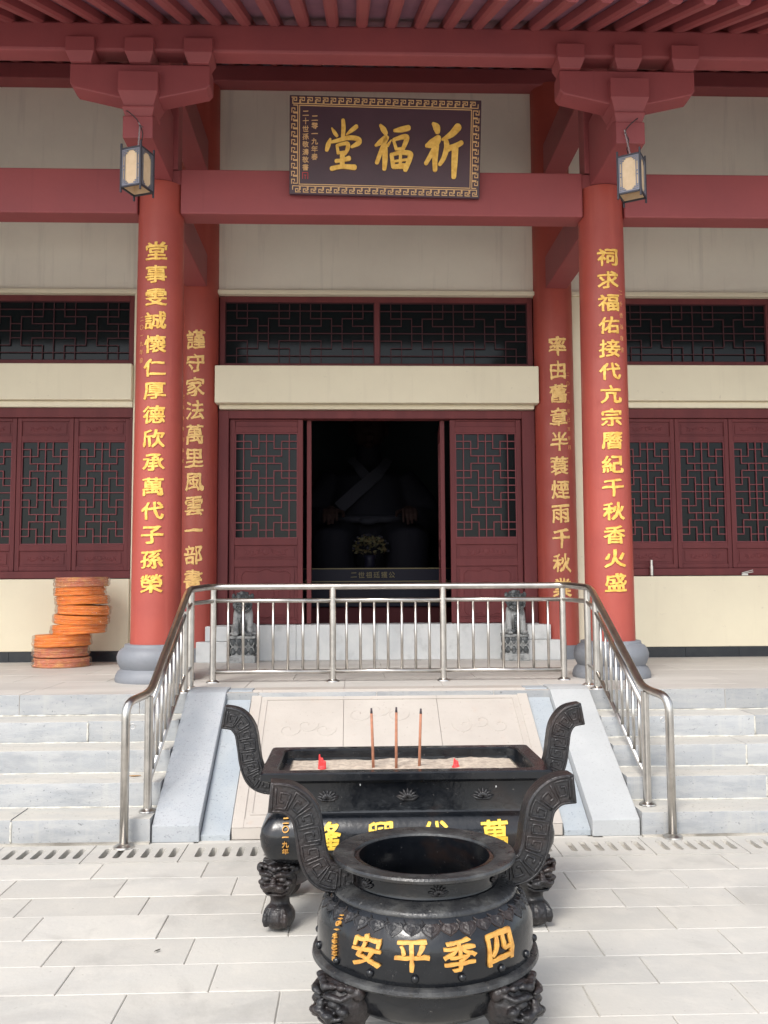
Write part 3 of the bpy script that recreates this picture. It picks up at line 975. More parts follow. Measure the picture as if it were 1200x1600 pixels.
# casement windows -------------------------------------------------------
def window_panel(x0, x1):
    y = WY + 0.035
    m = MB()
    st = 0.052
    z0, z1 = 1.765, 3.462
    zb0, zb1 = 1.815, 1.985
    zl0, zl1 = 2.055, 3.205
    zt0, zt1 = 3.262, 3.425
    m.box(x0 + 0.003, x0 + st, y, y + 0.05, z0, z1); m.box(x1 - st, x1 - 0.003, y, y + 0.05, z0, z1)
    for a, b in ((z0, zb0), (zb1, zl0), (zl1, zt0), (zt1, z1)):
        m.box(x0 + st, x1 - st, y, y + 0.05, a, b)
    p = H(m, 'window_panel', M['wood'], 0.004)
    m = MB(); lattice(m, x0 + st + 0.011, x1 - st - 0.011, zl0 + 0.011, zl1 - 0.011, y + 0.012)
    H(m, 'lattice', M['lattice'], 0, parent=p)
    H(MB().box(x0 + st, x1 - st, y + 0.034, y + 0.042, zl0, zl1), 'glass', M['glass'], 0, parent=p)
    for a, b in ((zb0, zb1), (zt0, zt1)):
        m = MB()
        m.box(x0 + st, x1 - st, y + 0.018, y + 0.04, a, b)
        m.prism([(x0 + st + 0.03, a + 0.025), (x1 - st - 0.03, a + 0.025), (x1 - st - 0.03, b - 0.025), (x0 + st + 0.03, b - 0.025)], y + 0.010, y + 0.02)
        scroll(m, x0 + st + 0.04, x1 - st - 0.04, a + 0.03, b - 0.03, y + 0.010)
        H(m, 'carved_panel', M['wood'], 0.002, parent=p)
    return p
for s in (-1, 1):
    a, b = sorted((s * 2.722, s * 6.3))
    m = MB()
    m.box(a, b, WY, WY + 0.10, 1.682, 1.762)
    m.box(a, b, WY, WY + 0.10, 3.465, 3.572)
    m.box(a, a + 0.03, WY, WY + 0.10, 1.762, 3.465); m.box(b - 0.03, b, WY, WY + 0.10, 1.762, 3.465)
    H(m, 'window_frame', M['wood'], 0.005)
    for k in range(5):
        xa, xb = s * (2.755 + 0.622 * k), s * (2.755 + 0.622 * (k + 1))
        window_panel(min(xa, xb), max(xa, xb))

# transom windows -------------------------------------------------------
def transom(x0, x1, z0, z1, nlat):
    y = WY + 0.03
    m = MB(); frame_rect(m, x0, x1, z0, z1, 0.06, 0.065, y, y + 0.07)
    w_ = (x1 - x0 - 0.12) / nlat
    for k in range(1, nlat):
        xx = x0 + 0.06 + w_ * k
        m.box(xx - 0.03, xx + 0.03, y + 0.001, y + 0.069, z0 + 0.065, z1 - 0.065)
    p = H(m, 'transom_window', M['wood'], 0.004)
    m = MB()
    for k in range(nlat):
        xa = x0 + 0.06 + w_ * k + (0.03 if k else 0); xb = x0 + 0.06 + w_ * (k + 1) - (0.03 if k < nlat - 1 else 0)
        lattice(m, xa + 0.009, xb - 0.009, z0 + 0.074, z1 - 0.074, y + 0.02, wide=True, rot=True, t=0.009)
    H(m, 'lattice', M['dark_wood'], 0, parent=p)
    H(MB().box(x0 + 0.06, x1 - 0.06, y + 0.045, y + 0.055, z0 + 0.065, z1 - 0.065), 'glass', M['glass'], 0, parent=p)
transom(-1.775, 1.775, 4.021, 4.859, 2)
transom(-6.3, -2.722, 4.055, 4.859, 2)
transom(2.722, 6.3, 4.055, 4.859, 2)

# door --------------------------------------------------------------------
m = MB()
m.box(-1.775, -1.66, WY, WY + 0.16, 1.166, 3.549); m.box(1.63, 1.775, WY, WY + 0.16, 1.166, 3.549)
m.box(-1.66, 1.63, WY + 0.001, WY + 0.16, 3.455, 3.549)
H(m, 'door_frame', M['wood'], 0.006)
def ogee(mb, x0, x1, z0, z1, y):
    """wavy cartouche line on the lower door panel"""
    cx, w_, h_ = (x0 + x1) / 2, x1 - x0, z1 - z0
    top = [(-0.40, 0.36), (-0.34, 0.42), (-0.26, 0.41), (-0.14, 0.40), (-0.05, 0.44), (0, 0.46), (0.05, 0.44), (0.14, 0.40), (0.26, 0.41), (0.34, 0.42), (0.40, 0.36)]
    pts = [(cx + a * w_, y, z0 + h_ * (0.5 + b)) for a, b in top] + [(cx + a * w_, y, z0 + h_ * (0.5 - b)) for a, b in top[::-1]]
    mb.tube(pts + pts[:1], 0.006, 6)
    for sz in (-1, 1):
        for k in range(2):
            pp = [(cx + math.cos(t) * w_ * (0.22 - 0.08 * k), y, z0 + h_ * 0.5 + sz * math.sin(t) * h_ * (0.20 - 0.08 * k)) for t in [math.pi * i / 12 for i in range(13)]]
            mb.tube(pp, 0.005, 5)
def door_leaf(x0, x1, mtx=None, label=None):
    y = WY + 0.045
    st = 0.06
    z0, z1 = 1.17, 3.452
    rows = [(1.215, 1.80), (1.885, 2.04), (2.115, 3.30), (3.37, 3.435)]
    m = MB()
    m.box(x0 + 0.002, x0 + st, y, y + 0.05, z0, z1); m.box(x1 - st, x1 - 0.002, y, y + 0.05, z0, z1)
    zs = [z0] + [v for r in rows for v in r] + [z1]
    for i in range(0, len(zs), 2):
        m.box(x0 + st, x1 - st, y, y + 0.05, zs[i], zs[i + 1])
    parts = [(m, 'door', M['wood'], 0.004)]
    m2 = MB(); lattice(m2, x0 + st + 0.011, x1 - st - 0.011, rows[2][0] + 0.011, rows[2][1] - 0.011, y + 0.010, wide=True)
    m3 = MB().box(x0 + st, x1 - st, y + 0.034, y + 0.042, *rows[2])
    pan = []
    for a, b in (rows[0], rows[1], rows[3]):
        m4 = MB()
        pan.append(m4)
        m4.box(x0 + st, x1 - st, y + 0.018, y + 0.04, a, b)
        if b - a > 0.1:
            m4.box(x0 + st + 0.035, x1 - st - 0.035, y + 0.009, y + 0.02, a + 0.025, b - 0.025)
    scroll(pan[1], x0 + st + 0.05, x1 - st - 0.05, *rows[1], y + 0.009)
    ogee(pan[0], x0 + st + 0.02, x1 - st - 0.02, *rows[0], y + 0.009)
    out = None
    for mm, nm, ma, bv in ((m, 'door', M['wood'], 0.004), (m2, 'lattice', M['lattice'], 0), (m3, 'glass', M['glass'], 0)) + tuple((q, 'carved_panel', M['wood'], 0.002) for q in pan):
        if mtx: bmesh.ops.transform(mm.bm, matrix=mtx, verts=mm.bm.verts)
        o = H(mm, nm, ma, bv, parent=out)
        if out is None: out = o
    if label: out['label'] = label
    return out
door_leaf(-1.655, -0.835)
door_leaf(0.815, 1.625)
# the two middle leaves stand open, swung into the room
def hinge(x, ang): return Matrix.Translation((x, WY + 0.10, 0)) @ Matrix.Rotation(rad(ang), 4, 'Z') @ Matrix.Translation((-x, -(WY + 0.10), 0))
door_leaf(-0.80, -0.02, hinge(-0.80, 92.2), 'open left door leaf swung into the room, seen edge on')
door_leaf(0.0, 0.765, hinge(0.765, -93.5), 'open right door leaf swung into the room, seen edge on')
# threshold
m = MB()
m.box(-1.765, -0.9, WY - 0.09, WY + 0.25, PZ, 1.165); m.box(-0.898, -0.02, WY - 0.09, WY + 0.25, PZ, 1.165)
m.box(-0.018, 0.88, WY - 0.09, WY + 0.25, PZ, 1.165); m.box(0.882, 1.765, WY - 0.09, WY + 0.25, PZ, 1.165)
o = tinted(H(m, 'threshold', M['white_marble'], 0.005))
for s in (-1, 1):
    a, b = sorted((s * 1.60, s * 1.86)); a2, b2 = sorted((s * 1.60, s * 1.95))
    m = MB().box(a, b, 9.90, WY - 0.095, 1.0, 1.16).box(a2, b2, 9.86, WY - 0.095, PZ, 0.998)
    H(m, 'threshold_end_block', M['white_marble'], 0.008)
# dark room behind
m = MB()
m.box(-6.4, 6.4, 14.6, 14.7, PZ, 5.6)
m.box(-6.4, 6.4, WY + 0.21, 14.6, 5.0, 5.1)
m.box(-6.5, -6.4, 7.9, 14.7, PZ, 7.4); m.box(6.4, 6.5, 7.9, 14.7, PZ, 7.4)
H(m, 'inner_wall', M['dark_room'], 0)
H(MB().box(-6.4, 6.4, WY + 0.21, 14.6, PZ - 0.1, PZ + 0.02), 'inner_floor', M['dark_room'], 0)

# ------------------------------------------------------------------ plaque
def plaque():
    W, Hh = 1.70, 0.855
    root = empty('name_plaque', (0.012, 7.965, 5.06), 'dark lacquer name plaque with three large gold characters above the entrance', 'plaque')
    root.rotation_euler = (rad(9), rad(0.7), rad(0.4))
    D = 0.05
    MB().box(-W / 2, W / 2, -D, 0, 0, Hh).build('board', M['plaque'], root, bevel=0.006)
    # greek-key border
    m = MB()
    t = 0.0065
    y0, y1 = -D - 0.005, -D + 0.002
    def seg(a, b):
        x0, x1 = sorted((a[0], b[0])); z0, z1 = sorted((a[1], b[1]))
        if x1 - x0 > z1 - z0: m.box(x0 - t / 2, x1 + t / 2, y0, y1, z0 - t / 2, z1 + t / 2)
        else: m.box(x0 - t / 2, x1 + t / 2, y0 + 0.0005, y1, z0 + t / 2, z1 - t / 2)
    hb = 0.052
    inset = 0.020
    def run(n, L, place):
        p = L / n
        for i in range(n):
            a = i * p
            pts = [(a, 0), (a + p * 0.62, 0), (a + p * 0.62, hb * 0.52), (a + p * 0.30, hb * 0.52)]
            q = [(a + p * 0.12, hb), (a + p, hb), (a + p, hb * 0.30)]
            q2 = [(a + p * 0.12, hb), (a + p * 0.12, hb * 0.28), (a + p * 0.34, hb * 0.28)]
            for ch in (pts, q, q2):
                for u, v in zip(ch, ch[1:]): seg(place(*u), place(*v))
    Lx, Lz = W - 2 * inset - 0.01, Hh - 2 * inset - 2 * hb - 0.03
    run(24, Lx, lambda a, b: (-W / 2 + inset + a, Hh - inset - b))
    run(24, Lx, lambda a, b: (W / 2 - inset - a, inset + b))
    run(10, Lz, lambda a, b: (-W / 2 + inset + b, inset + hb + 0.015 + a))
    run(10, Lz, lambda a, b: (W / 2 - inset - b, Hh - inset - hb - 0.015 - a))
    i2 = inset + hb + 0.016
    for a, b in (((-W / 2 + i2, i2), (W / 2 - i2, i2)), ((-W / 2 + i2, Hh - i2), (W / 2 - i2, Hh - i2)), ((-W / 2 + i2, i2), (-W / 2 + i2, Hh - i2)), ((W / 2 - i2, i2), (W / 2 - i2, Hh - i2))):
        seg(a, b)
    m.build('key_border', M['plaque_gold'], root)
    # brush characters; coordinates on a sketch grid of the board, 7.5 units a pixel
    tang = [[(710, 318, 35), (716, 400, 42), (710, 505, 38)], [(578, 408, 12), (608, 455, 34), (640, 495, 30)], [(870, 388, 40), (812, 432, 38), (752, 480, 14)],
            [(562, 530, 20), (540, 590, 46), (520, 655, 36)], [(552, 570, 22), (650, 548, 36), (780, 516, 42), (888, 530, 46), (896, 572, 50), (815, 618, 26)],
            [(640, 604, 26), (657, 690, 32)], [(640, 604, 26), (762, 580, 36), (766, 640, 40), (738, 698, 28)], [(655, 688, 26), (748, 676, 26)],
            [(706, 690, 48), (705, 840, 46)], [(632, 780, 36), (705, 770, 34), (786, 748, 46)], [(580, 866, 44), (700, 842, 40), (852, 850, 52)]]
    fu = [[(-48, 372, 26), (-12, 418, 52), (18, 462, 42)], [(-100, 600, 26), (-40, 560, 52), (28, 505, 46), (8, 560, 42), (-30, 650, 42), (-84, 795, 40)],
          [(8, 600, 50), (12, 750, 52), (5, 865, 40)], [(42, 600, 30), (85, 538, 10)], [(118, 432, 26), (200, 420, 52), (286, 400, 52)],
          [(110, 542, 26), (145, 642, 32)], [(112, 535, 30), (230, 502, 46), (268, 522, 50), (222, 640, 36)], [(145, 644, 26), (225, 632, 26)],
          [(88, 702, 36), (112, 842, 42)], [(86, 706, 30), (200, 680, 40), (306, 692, 50), (308, 742, 50), (255, 875, 46)], [(118, 782, 24), (268, 760, 24)],
          [(196, 700, 30), (194, 832, 32)], [(112, 842, 40), (240, 832, 52)]]
    qi = [[(578, 350, 30), (618, 390, 68), (633, 445, 48)], [(505, 600, 38), (562, 578, 76), (645, 510, 56)], [(642, 535, 56), (600, 622, 50), (560, 700, 46), (500, 800, 40)],
          [(620, 600, 56), (607, 760, 52), (610, 875, 44)], [(875, 388, 74), (800, 468, 60), (692, 530, 24)], [(735, 545, 44), (745, 620, 54), (710, 740, 46), (664, 812, 36)],
          [(742, 640, 56), (850, 602, 50), (920, 566, 46)], [(845, 632, 64), (840, 800, 60), (835, 955, 46)]]
    # board corners in the sketch: left 75 / right (1140 + 1200), top ~60, bottom ~1130
    def place(cx_px, offx, k=7.5):
        def fn(p):
            px = 440 + p[0] / 7.5 if offx == 0 else 600 + p[0] / 7.5
            py = 150 + p[1] / 7.5
            u = (px - 602) / 303.0
            v = (232 + (px - 602) * 0.02 - py) / 149.0
            return Vector((u * W, -D - 0.001 - p[2], Hh / 2 + v * Hh))
        return fn
    for st, off in ((tang, 0), (fu, 1), (qi, 1)):
        mb = MB()
        for i, sk in enumerate(st):
            stroke(mb, [(a, b, c * 1.22) for a, b, c in sk], 0.012 + 0.0004 * i, place(0, off))
        mb.build('gold_character', M['gold'], root)
    def flat(cx, cz, s):
        return lambda co: (cx + co.x * s, -D - 0.0005 - co.z * 0.12, cz + co.y * s)
    c1 = '二零一九年春'; c2 = '二十世孫敬濤敬書'
    for L in ([(ch, flat(-0.628, 0.66 - i * 0.0665, 0.056)) for i, ch in enumerate(c1)], [(ch, flat(-0.708, 0.70 - i * 0.0665, 0.054)) for i, ch in enumerate(c2)]):
        link('small_inscription', text_mesh(L, None, bold=0.004, depth=0.04, warp=0.03, cuts=2), M['plaque_gold'], root)
    m = MB()
    def sb(a, b, c, d): m.box(-0.735 + a, -0.735 + b, -D - 0.004, -D + 0.001, 0.135 + c, 0.135 + d)
    sb(0, 0.052, 0.052, 0.058); sb(0, 0.006, 0, 0.052); sb(0.046, 0.052, 0, 0.052); sb(0.015, 0.037, 0.03, 0.036); sb(0.023, 0.029, 0.0, 0.03)
    m.build('seal', M['seal'], root)
plaque()

# ------------------------------------------------------------------ hanging lanterns
def lantern(x, y, ztop, hook, rz, label):
    root = empty('hanging_lantern', (x, y, 0), label, 'lantern', 'square lanterns hung from the beam ends', rz)
    w_, h_ = 0.088, 0.315
    zt, zb = ztop, ztop - h_
    m = MB()
    for sx in (-1, 1):
        for sy in (-1, 1):
            m.box(sx * w_ - 0.007, sx * w_ + 0.007, sy * w_ - 0.007, sy * w_ + 0.007, zb - 0.035, zt + 0.04)
    for z in (zb, zt - 0.014):
        for s in (-1, 1):
            m.box(-w_ + 0.009, w_ - 0.009, s * w_ - 0.007, s * w_ + 0.007, z, z + 0.014)
            m.box(s * w_ - 0.007, s * w_ + 0.007, -w_ + 0.009, w_ - 0.009, z, z + 0.014)
    m.box(-w_ + 0.007, w_ - 0.007, -w_ + 0.007, w_ - 0.007, zt - 0.010, zt - 0.004)
    m.build('frame', M['lamp_dark'], root, bevel=0.002, seg=1)
    # fretwork on four faces
    m = MB()
    for q in range(4):
        R = Matrix.Rotation(math.pi / 2 * q, 4, 'Z')
        y0, y1 = -w_ - 0.003, -w_ + 0.004
        a = w_ - 0.009
        m.box(-a, -a + 0.008, y0, y1, zb + 0.014, zt - 0.014, R); m.box(a - 0.008, a, y0, y1, zb + 0.014, zt - 0.014, R)
        m.box(-a + 0.008, a - 0.008, y0, y1, zt - 0.024, zt - 0.014, R); m.box(-a + 0.008, a - 0.008, y0, y1, zb + 0.014, zb + 0.024, R)
        m.box(-a + 0.020, -a + 0.026, y0, y1, zb + 0.024, zt - 0.024, R); m.box(a - 0.026, a - 0.020, y0, y1, zb + 0.024, zt - 0.024, R)
        for sz, zo in ((1, zb + 0.024), (-1, zt - 0.024)):
            for j, wd in enumerate((0.046, 0.034, 0.020)):
                za, zc = sorted((zo + sz * (0.004 + 0.014 * j), zo + sz * (0.012 + 0.014 * j)))
                m.box(-a + 0.008, -a + 0.008 + wd, y0 + 0.0008 * (j + 1), y1, za, zc, R)
                m.box(a - 0.008 - wd, a - 0.008, y0 + 0.0008 * (j + 1), y1, za, zc, R)
        zm = (zb + zt) / 2
        for dz in (-0.018, 0.012):
            m.box(-a + 0.008, -a + 0.020, y0, y1, zm + dz, zm + dz + 0.006, R); m.box(a - 0.020, a - 0.008, y0, y1, zm + dz, zm + dz + 0.006, R)
    m.build('fretwork', M['lamp_metal'], root)
    for q in range(4):
        R = Matrix.Rotation(math.pi / 2 * q, 4, 'Z')
        MB().box(-w_ + 0.009, w_ - 0.009, -w_ + 0.006, -w_ + 0.009, zb + 0.014, zt - 0.014, R).build('pane', M['lamp_pane'], root)
    # chain
    hk = Vector(hook)
    top = Matrix.Rotation(-rz, 3, 'Z') @ (hk - Vector((x, y, 0)))
    m = MB()
    start = Vector((0, 0, zt + 0.0))
    n = 13
    for i in range(n):
        p = start.lerp(top, (i + 0.5) / n)
        d = (top - start).length / n
        pts = []
        for k in range(9):
            a = 2 * math.pi * k / 8
            o2 = Vector((math.cos(a) * 0.006, 0, math.sin(a) * d * 0.62))
            if i % 2: o2 = Vector((0, math.cos(a) * 0.006, math.sin(a) * d * 0.62))
            pts.append(p + o2)
        m.tube(pts, 0.0022, 5)
    m.build('chain', M['chain'], root)
    m = MB()
    m.tube([top + Vector((0.0, 0.06, 0.0)), top + Vector((0, 0.0, 0.0)), top + Vector((0, -0.02, 0.012))], 0.006, 6)
    m.build('hook', M['chain'], root)
    sgn = -1 if x < 0 else 1
    R = Matrix.Rotation(-rz, 3, 'Z')
    pts = [R @ (Vector(v) - Vector((x, y, 0))) for v in
           [(hk.x + sgn * 0.135, hk.y + 0.10, hk.z + 0.16), (hk.x + sgn * 0.10, hk.y + 0.0, hk.z + 0.115), (hk.x + sgn * 0.03, hk.y - 0.01, hk.z + 0.05), (hk.x, hk.y - 0.005, hk.z - 0.005),
            (hk.x + 0.025, hk.y - 0.01, hk.z - 0.07), (hk.x + 0.012, hk.y, hk.z - 0.15), (x, y, zt)]]
    MB().tube(cr([tuple(p) for p in pts], 5), 0.0042, 6).build('cable', M['cable'], root)
lantern(-1.955, 6.98, 4.985, (-1.975, 7.12, 5.275), rad(-21), 'square fretwork lantern hung from the left beam end')
lantern(1.945, 6.98, 4.972, (1.945, 7.12, 5.262), rad(-31), 'square fretwork lantern hung from the right beam end')

# ------------------------------------------------------------------ steel railing
def railing():
    root = empty('steel_railing', (0, 7.3, PZ), 'stainless steel railing running up both stair edges and across the landing', 'railing')
    ox, oy, oz = 0, 7.3, PZ
    def T(p): return (p[0] - ox, p[1] - oy, p[2] - oz)
    YF = 7.87
    def bend(pts, r=0.09, n=6):
        out = [Vector(pts[0])]
        for i in range(1, len(pts) - 1):
            p = Vector(pts[i]); a = Vector(pts[i - 1]); b = Vector(pts[i + 1])
            ra = min(r, (a - p).length * 0.45); rb = min(r, (b - p).length * 0.45)
            u = p + (a - p).normalized() * ra; v = p + (b - p).normalized() * rb
            for k in range(n + 1):
                t = k / n
                out.append(u * (1 - t) ** 2 + p * 2 * t * (1 - t) + v * t * t)
        out.append(Vector(pts[-1]))
        return [T(q) for q in out]
    SL0 = {-1: (-1.615, 6.05), 1: (1.625, 6.05)}
    path = [(-1.685, 5.79, 0.0), (-1.685, 5.79, 0.875), (-1.60, 6.08, 0.905), (-1.575, 7.30, 1.565), (-1.50, 7.80, 1.585), (-1.44, YF, 1.585),
            (1.50, YF, 1.585), (1.56, 7.80, 1.585), (1.62, 7.30, 1.565), (1.64, 6.08, 0.905), (1.725, 5.83, 0.875), (1.725, 5.83, 0.0)]
    MB().tube(bend(path), 0.0265, 16).build('handrail', M['steel'], root, smooth=True)
    # front bay rails
    PX = [-1.467, -0.453, 0.491, 1.525]
    for a, b in zip(PX, PX[1:]):
        for z, r in ((1.465, 0.018), (0.865, 0.018)):
            MB().tube([T((a, YF, z + 0.004)), T((b, YF, z))], r, 10).build('lower_rail', M['steel'], root, smooth=True)
    def post(x, y, z0, z1, r=0.027):
        m = MB().tube([T((x, y, z0)), T((x, y, z1))], r, 14)
        m.lathe([(0.056, 0.0), (0.054, 0.008), (0.036, 0.018), (0.029, 0.021)], T((x, y, z0)), 18)
        o = m.build('post', M['steel'], root)
        auto_smooth(o, 35)
        return o
    for x in PX: post(x, YF, PZ, 1.575)
    for a, b in zip(PX, PX[1:]):
        for k in range(7):
            x = a + (b - a) * (k + 1) / 8
            MB().tube([T((x, YF, 0.865)), T((x, YF, 1.467))], 0.0115, 8).build('baluster', M['steel'], root, smooth=True)
    for s in (-1, 1):
        x0, x1 = (-1.60, -1.575) if s < 0 else (1.64, 1.62)
        def px(y): return x0 + (x1 - x0) * (y - 6.08) / (7.30 - 6.08)
        def hz(y): return 0.905 + (y - 6.08) / 1.22 * 0.66
        post(px(6.05), 6.05, 0.157, 0.885)
        cpost = post(px(7.16), 7.16, PZ, hz(7.16) - 0.01)
        post(px(7.40), 7.40, PZ, 1.56)
        if s < 0:
            MB().box(px(7.16) - 0.016, px(7.16) + 0.016, 7.16 - 0.032 - 7.3, 7.16 - 0.026 - 7.3, 1.40 - PZ, 1.475 - PZ).build('sticker', M['sticker'], cpost)
        # second rail and bottom rail
        for pl, rr in (([T((px(6.05), 6.05, hz(6.05) - 0.11)), T((px(7.16), 7.16, hz(7.16) - 0.11))], 0.018),
                       ([T((px(6.05), 6.05, 0.325)), T((px(7.16), 7.16, 0.915)), T((px(7.40), 7.40, 0.95))], 0.016),
                       ([T((px(7.17), 7.17, hz(7.17) - 0.11)), T((px(7.40), 7.40, 1.455)), T((-1.467 if s < 0 else 1.525, YF, 1.465))], 0.018)):
            MB().tube(pl, rr, 10).build('lower_rail', M['steel'], root, smooth=True)
        n = 8
        for k in range(n):
            y = 6.05 + (7.16 - 6.05) * (k + 1) / (n + 1)
            zb = 0.325 + (y - 6.05) / 1.11 * 0.59
            MB().tube([T((px(y), y, zb)), T((px(y), y, hz(y) - 0.11))], 0.0115, 8).build('baluster', M['steel'], root, smooth=True)
        xx, yy = (-1.685, 5.79) if s < 0 else (1.725, 5.83)
        m = MB().lathe([(0.062, 0.0), (0.060, 0.010), (0.040, 0.022), (0.030, 0.026)], T((xx, yy, 0.004)), 20)
        o = m.build('foot_flange', M['steel'], root); auto_smooth(o, 35)
        pts = [T((xx - s * 0.045 + math.cos(a) * 0.016, yy - 0.01, 0.735 + math.sin(a) * 0.016)) for a in [2 * math.pi * i / 12 for i in range(13)]]
        MB().tube(pts, 0.002, 5).build('wire_loop', M['steel'], root)
railing()

# ------------------------------------------------------------------ stone lions
def stone_lion(x, flip, label):
    root = empty('stone_lion', (x, 9.80, PZ), label, 'lion statue', 'carved stone lions by the door')
    # pedestal: plinth, lotus tiers
    m = MB()
    m.box(-0.135, 0.135, -0.02, 0.25, 0, 0.075)
    m.box(-0.115, 0.115, 0.0, 0.23, 0.07, 0.26)
    m.box(-0.135, 0.135, -0.02, 0.25, 0.255, 0.285)
    m.build('pedestal', M['lion'], root, bevel=0.006)
    m = MB()
    for i in range(4):
        for (zc, up) in ((0.125, 1), (0.215, -1)):
            xx = -0.096 + 0.064 * i
            m.ell((xx, -0.004, zc), (0.030, 0.016, 0.042))
            for s in (-1, 1):
                m.ell((s * 0.119, 0.03 + 0.055 * i, zc), (0.016, 0.027, 0.042))
    me = remesh(m, 0.006, 1, 'lotus_petals')
    link('lotus_petals', me, M['lion_dark'], root)
    m = MB()
    for i in range(4):
        for (zc, up) in ((0.125, 1), (0.215, -1)):
            xx = -0.096 + 0.064 * i
            pts = [(xx + math.cos(a) * 0.027, -0.016 - 0.006 * math.sin(a), zc + up * math.sin(a) * 0.040) for a in [math.pi * (k / 10) for k in range(11)]]
            m.tube(pts, 0.0045, 6)
    m.build('petal_rims', M['lion'], root, smooth=True)
    # body: seated, forelegs straight
    z0 = 0.285
    m = MB()
    m.ell((0, 0.14, z0 + 0.11), (0.098, 0.10, 0.12))
    m.ell((0, 0.09, z0 + 0.20), (0.085, 0.075, 0.12))
    for s in (-1, 1):
        m.tube([(s * 0.072, 0.02, z0 + 0.02), (s * 0.074, 0.03, z0 + 0.11), (s * 0.066, 0.06, z0 + 0.22), (s * 0.05, 0.08, z0 + 0.27)], [0.034, 0.033, 0.040, 0.045], 12)
        m.ell((s * 0.074, -0.002, z0 + 0.018), (0.036, 0.042, 0.022))
        m.ell((s * 0.10, 0.15, z0 + 0.06), (0.038, 0.08, 0.07))
        m.ell((s * 0.112, 0.08, z0 + 0.02), (0.03, 0.05, 0.022))
        for k in range(3):
            m.ell((s * 0.074 + (k - 1) * 0.020, -0.034, z0 + 0.014), (0.011, 0.016, 0.015))
    link('body', remesh(m, 0.007, 2, 'body'), M['lion'], root)
    # chest pendant
    m = MB()
    m.tube([(0, 0.018, z0 + 0.20), (0, 0.0, z0 + 0.13), (0.0, 0.005, z0 + 0.05)], [0.024, 0.030, 0.024], 10)
    for k in range(5):
        m.tube([(-0.028, -0.02, z0 + 0.08 + 0.026 * k), (0, -0.033, z0 + 0.072 + 0.026 * k), (0.028, -0.02, z0 + 0.08 + 0.026 * k)], 0.006, 6)
    m.ell((flip * 0.035, -0.02, z0 + 0.03), (0.026, 0.026, 0.026))
    link('chest_tassel', remesh(m, 0.006, 1, 'chest_tassel'), M['lion_dark'], root)
    # head with curled mane
    hz = z0 + 0.36
    m = MB()
    m.ell((0, 0.05, hz), (0.098, 0.088, 0.09))
    m.ell((0, -0.035, hz - 0.022), (0.062, 0.042, 0.042))
    m.ell((0, -0.070, hz + 0.002), (0.026, 0.018, 0.018))
    for s in (-1, 1):
        m.ell((s * 0.035, -0.035, hz + 0.035), (0.019, 0.017, 0.017))
        m.ell((s * 0.042, -0.030, hz + 0.060), (0.030, 0.02, 0.010))
        m.ell((s * 0.098, 0.03, hz + 0.055), (0.022, 0.02, 0.034))
        m.ell((s * 0.04, -0.062, hz - 0.015), (0.02, 0.016, 0.014))
    m.tube([(-0.05, -0.06, hz - 0.045), (0, -0.078, hz - 0.052), (0.05, -0.06, hz - 0.045)], 0.009, 8)
    m.ell((0, -0.04, hz - 0.072), (0.045, 0.03, 0.02))
    random.seed(3)
    for i in range(46):
        a = random.uniform(0, 2 * math.pi); b = random.uniform(-0.5, 1.5)
        v = Vector((math.cos(a) * math.cos(b) * 0.102, 0.055 + math.sin(a) * math.cos(b) * 0.092, hz + math.sin(b) * 0.094))
        if v.y < -0.005 and v.z < hz + 0.065: continue
        m.ell(v, (0.019, 0.019, 0.019), None, 8, 6)
    for k in range(9):
        a = math.pi * (k / 8)
        m.ell((math.cos(a) * 0.090, -0.005, hz - 0.03 - math.sin(a) * 0.075), (0.018, 0.016, 0.022), None, 8, 6)
    link('head', remesh(m, 0.006, 1, 'head'), M['lion_dark'], root)
    m = MB()
    for k in range(3):
        r = 0.055 + 0.017 * k
        pts = [(math.cos(a) * r, -0.03 + 0.01 * k, hz - 0.045 - math.sin(a) * r * 0.72) for a in [math.pi * (0.12 + 0.76 * i / 12) for i in range(13)]]
        m.tube(pts, 0.0042, 6)
    m.build('beard_lines', M['lion'], root, smooth=True)
stone_lion(-1.45, 1, 'small carved stone lion on lotus pedestal, left of the doorway')
stone_lion(1.465, -1, 'small carved stone lion on lotus pedestal, right of the doorway')

